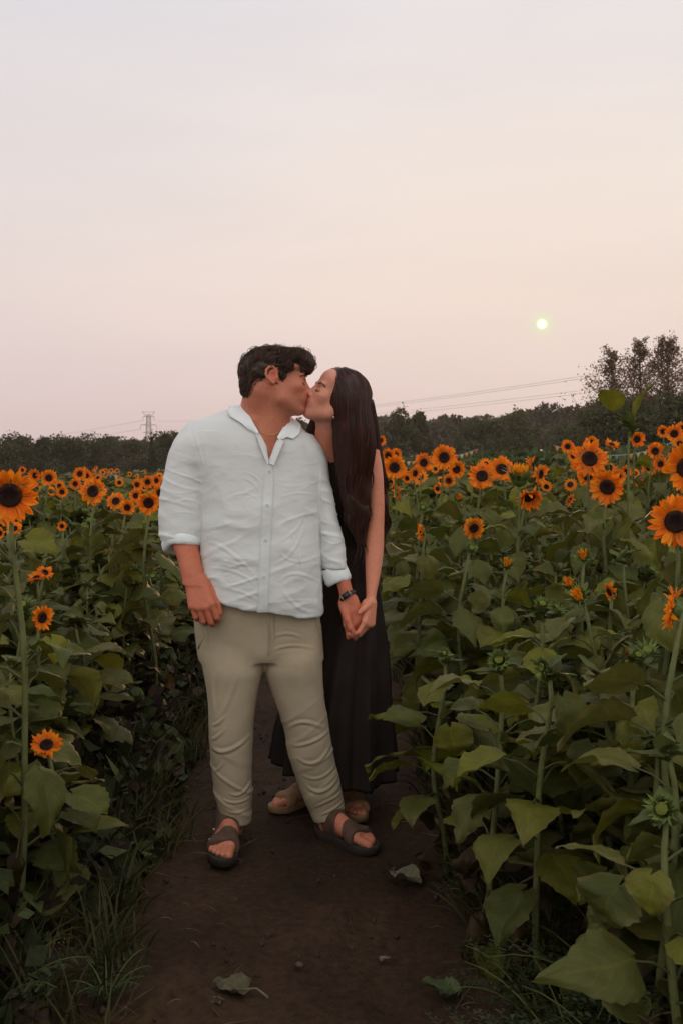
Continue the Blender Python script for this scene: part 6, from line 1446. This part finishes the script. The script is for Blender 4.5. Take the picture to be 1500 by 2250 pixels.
    backf = PX([(880, 760, 818, 3.72, .06), (930, 770, 828, 3.75, .08), (980, 775, 835, 3.80, .08), (1040, 778, 845, 3.85, .06), (1100, 790, 850, 3.90, .05), (1150, 800, 851, 3.93, .035), (1165, 805, 848, 3.935, .02)], 3.8, .05)
    f.loft(backf, .02); side = PX([(905, 698, 730, 3.72, .03), (930, 680, 722, 3.76, .035), (965, 668, 712, 3.80, .035), (1010, 664, 705, 3.83, .03), (1040, 670, 700, 3.84, .02)], 3.8, .03)
    f.loft(side, .02); f.cap(H.w((.0, -.05, -.03)), W(706, 915, 3.72), .06, .03, .03)
    V, F_ = f.surface(); V = smooth_mesh(V, F_, 1); N_ = vnormals(V, F_)
    V = V+N_*(.004*fbm(np.stack([V[:, 0]*30, V[:, 1]*30, V[:, 2]*5], -1), 2)+.0075*np.sin(V[:, 2]*36+V[:, 0]*34+2*vnoise(V*6))*np.clip((1.42-V[:, 2])/.2, 0, 1)+.005*vnoise(np.stack([V[:, 0]*22, V[:, 1]*22, V[:, 2]*6], -1)))[:, None]
    C = np.tile([1., 1, 1], (len(V), 1))*(1+.4*fbm(np.stack([V[:, 0]*160, V[:, 1]*160, V[:, 2]*8], -1), 2))[:, None]
    hr = obj('hair', place(mesh('hair', V, F_, M['hair_woman'], C), body), body)
    rg = np.random.default_rng(9); N_ = vnormals(V, F_); n = 6500; ids = rg.choice(len(V), n); P0 = V[ids]; n0 = N_[ids]; m = 12; t = np.linspace(0, 1, m)
    P = np.empty((n, m, 3)); p = P0.copy(); P[:, 0] = p; cap = H.l(P0)[:, 2] > -.02; back = nrmz(-H.M[1]*.9-H.M[2]*.35)
    step = rg.uniform(.010, .017, n); side0 = np.sign(H.l(P0)[:, 0]+1e-6)
    for q in range(1, m):
        hl = H.l(p); capm = np.clip((hl[:, 2]-.02)/.05, 0, 1)[:, None]*(p[:, 2] > 1.55)[:, None]
        d = np.array([[0, 0, -1.]])*(1-.6*capm)+capm*(np.sign(hl[:, :1])*H.M[0]*.8-H.M[1]*.45)
        d = d+.60*np.sin(p[:, 2]*36+P0[:, 0]*22)[:, None]*np.clip((1.42-p[:, 2])/.25, 0, 1)[:, None]*np.array([[1, .3, 0]])
        g_ = f.grad(p); d = nrmz(d-g_*np.sum(d*g_, -1, keepdims=True)); p = p+d*step[:, None]; p = p+g_*np.clip(.0035-f.sample(p), -.006, .006)[:, None]; P[:, q] = p
    P = P[(P[:, -1, 2] > 1.05) & (f.sample(P[:, -1]) < .01)]; n = len(P)
    strands(P, np.tile(np.interp(t, [0, .15, .8, 1], [.0004, .0012, .0011, .0002]), (n, 1)), np.exp(rg.normal(0, .55, (n, 1)))*np.array([[1.2, .9, .8]]), 'hair_strands', M['hair_woman'], body).parent = hr
    # loose wavy locks at the ends and the outer side
    L_ = []; rr = []
    for q in range(620):
        z0 = rg.uniform(1.12, 1.45); side_ = rg.random(); src = front if side_ < .45 else backf; o = np.argsort([a[0] for a in src]); A = np.array(src)[o]
        cx, cy, a, b = [np.interp(z0, A[:, 0], A[:, i]) for i in (1, 2, 3, 4)]; an = rg.uniform(0, 6.28) if side_ < .45 else rg.uniform(-1.3, 1.3); p0 = np.array([cx+a*math.cos(an)*.95, cy+b*math.sin(an)*.95, z0]); ln = rg.uniform(.07, .16)
        tt = np.linspace(0, 1, 14)[:, None]; zend = z0-ln*tt; amp = .012*tt; ph = z0*0+zend*42+p0[0]*25
        C_ = np.stack([np.interp(zend[:, 0], A[:, 0], A[:, 1])-cx, np.interp(zend[:, 0], A[:, 0], A[:, 2])-cy], -1)
        shrink = np.interp(zend[:, 0], A[:, 0], A[:, 3])-a
        L_.append(np.concatenate([p0[:2]+C_+np.stack([shrink*math.cos(an)*.8, 0*shrink], -1)+amp*np.sin(ph)*np.array([[1, .5]])+tt*np.array([[.006*math.cos(an), 0]]), zend], -1)); rr.append(np.interp(tt[:, 0], [0, .2, .7, 1], [.0004, .0016, .0014, .0003]))
    strands(np.array(L_), np.array(rr), rg.uniform(.7, 2.2, (620, 1))*np.array([[1, .9, .85]]), 'hair_strands', M['hair_woman'], body).parent = hr
    for q in (-1, 1):
        c = [(q*.014, .0935, .023), (q*.026, .0905, .0275), (q*.040, .081, .0255), (q*.047, .073, .020)]
        man.facehair('eyebrow', c, .00055, H, body, M['hair_woman'], BF, 110, .0070, (0, -.1, .15))
        man.facehair('eyelashes', [(q*.018, .0890, -.003), (q*.026, .0918, -.0068), (q*.036, .0900, -.0072), (q*.045, .083, -.003)], .0008, H, body, M['hair_man'], BF, 44, .006, (0, .8, -.6), True)
    c = W(733, 917, 3.565); V, Q, T = tube([c+np.array([0, 0, .004]), c, c+np.array([0, 0, -.004])], [.002, .004, .002], 8); g = Geo(); g.add(V, Q, T); obj('earring', place(g.build('earring', M['metal']), body), body)
    return body, H
WOMAN, HW = woman()
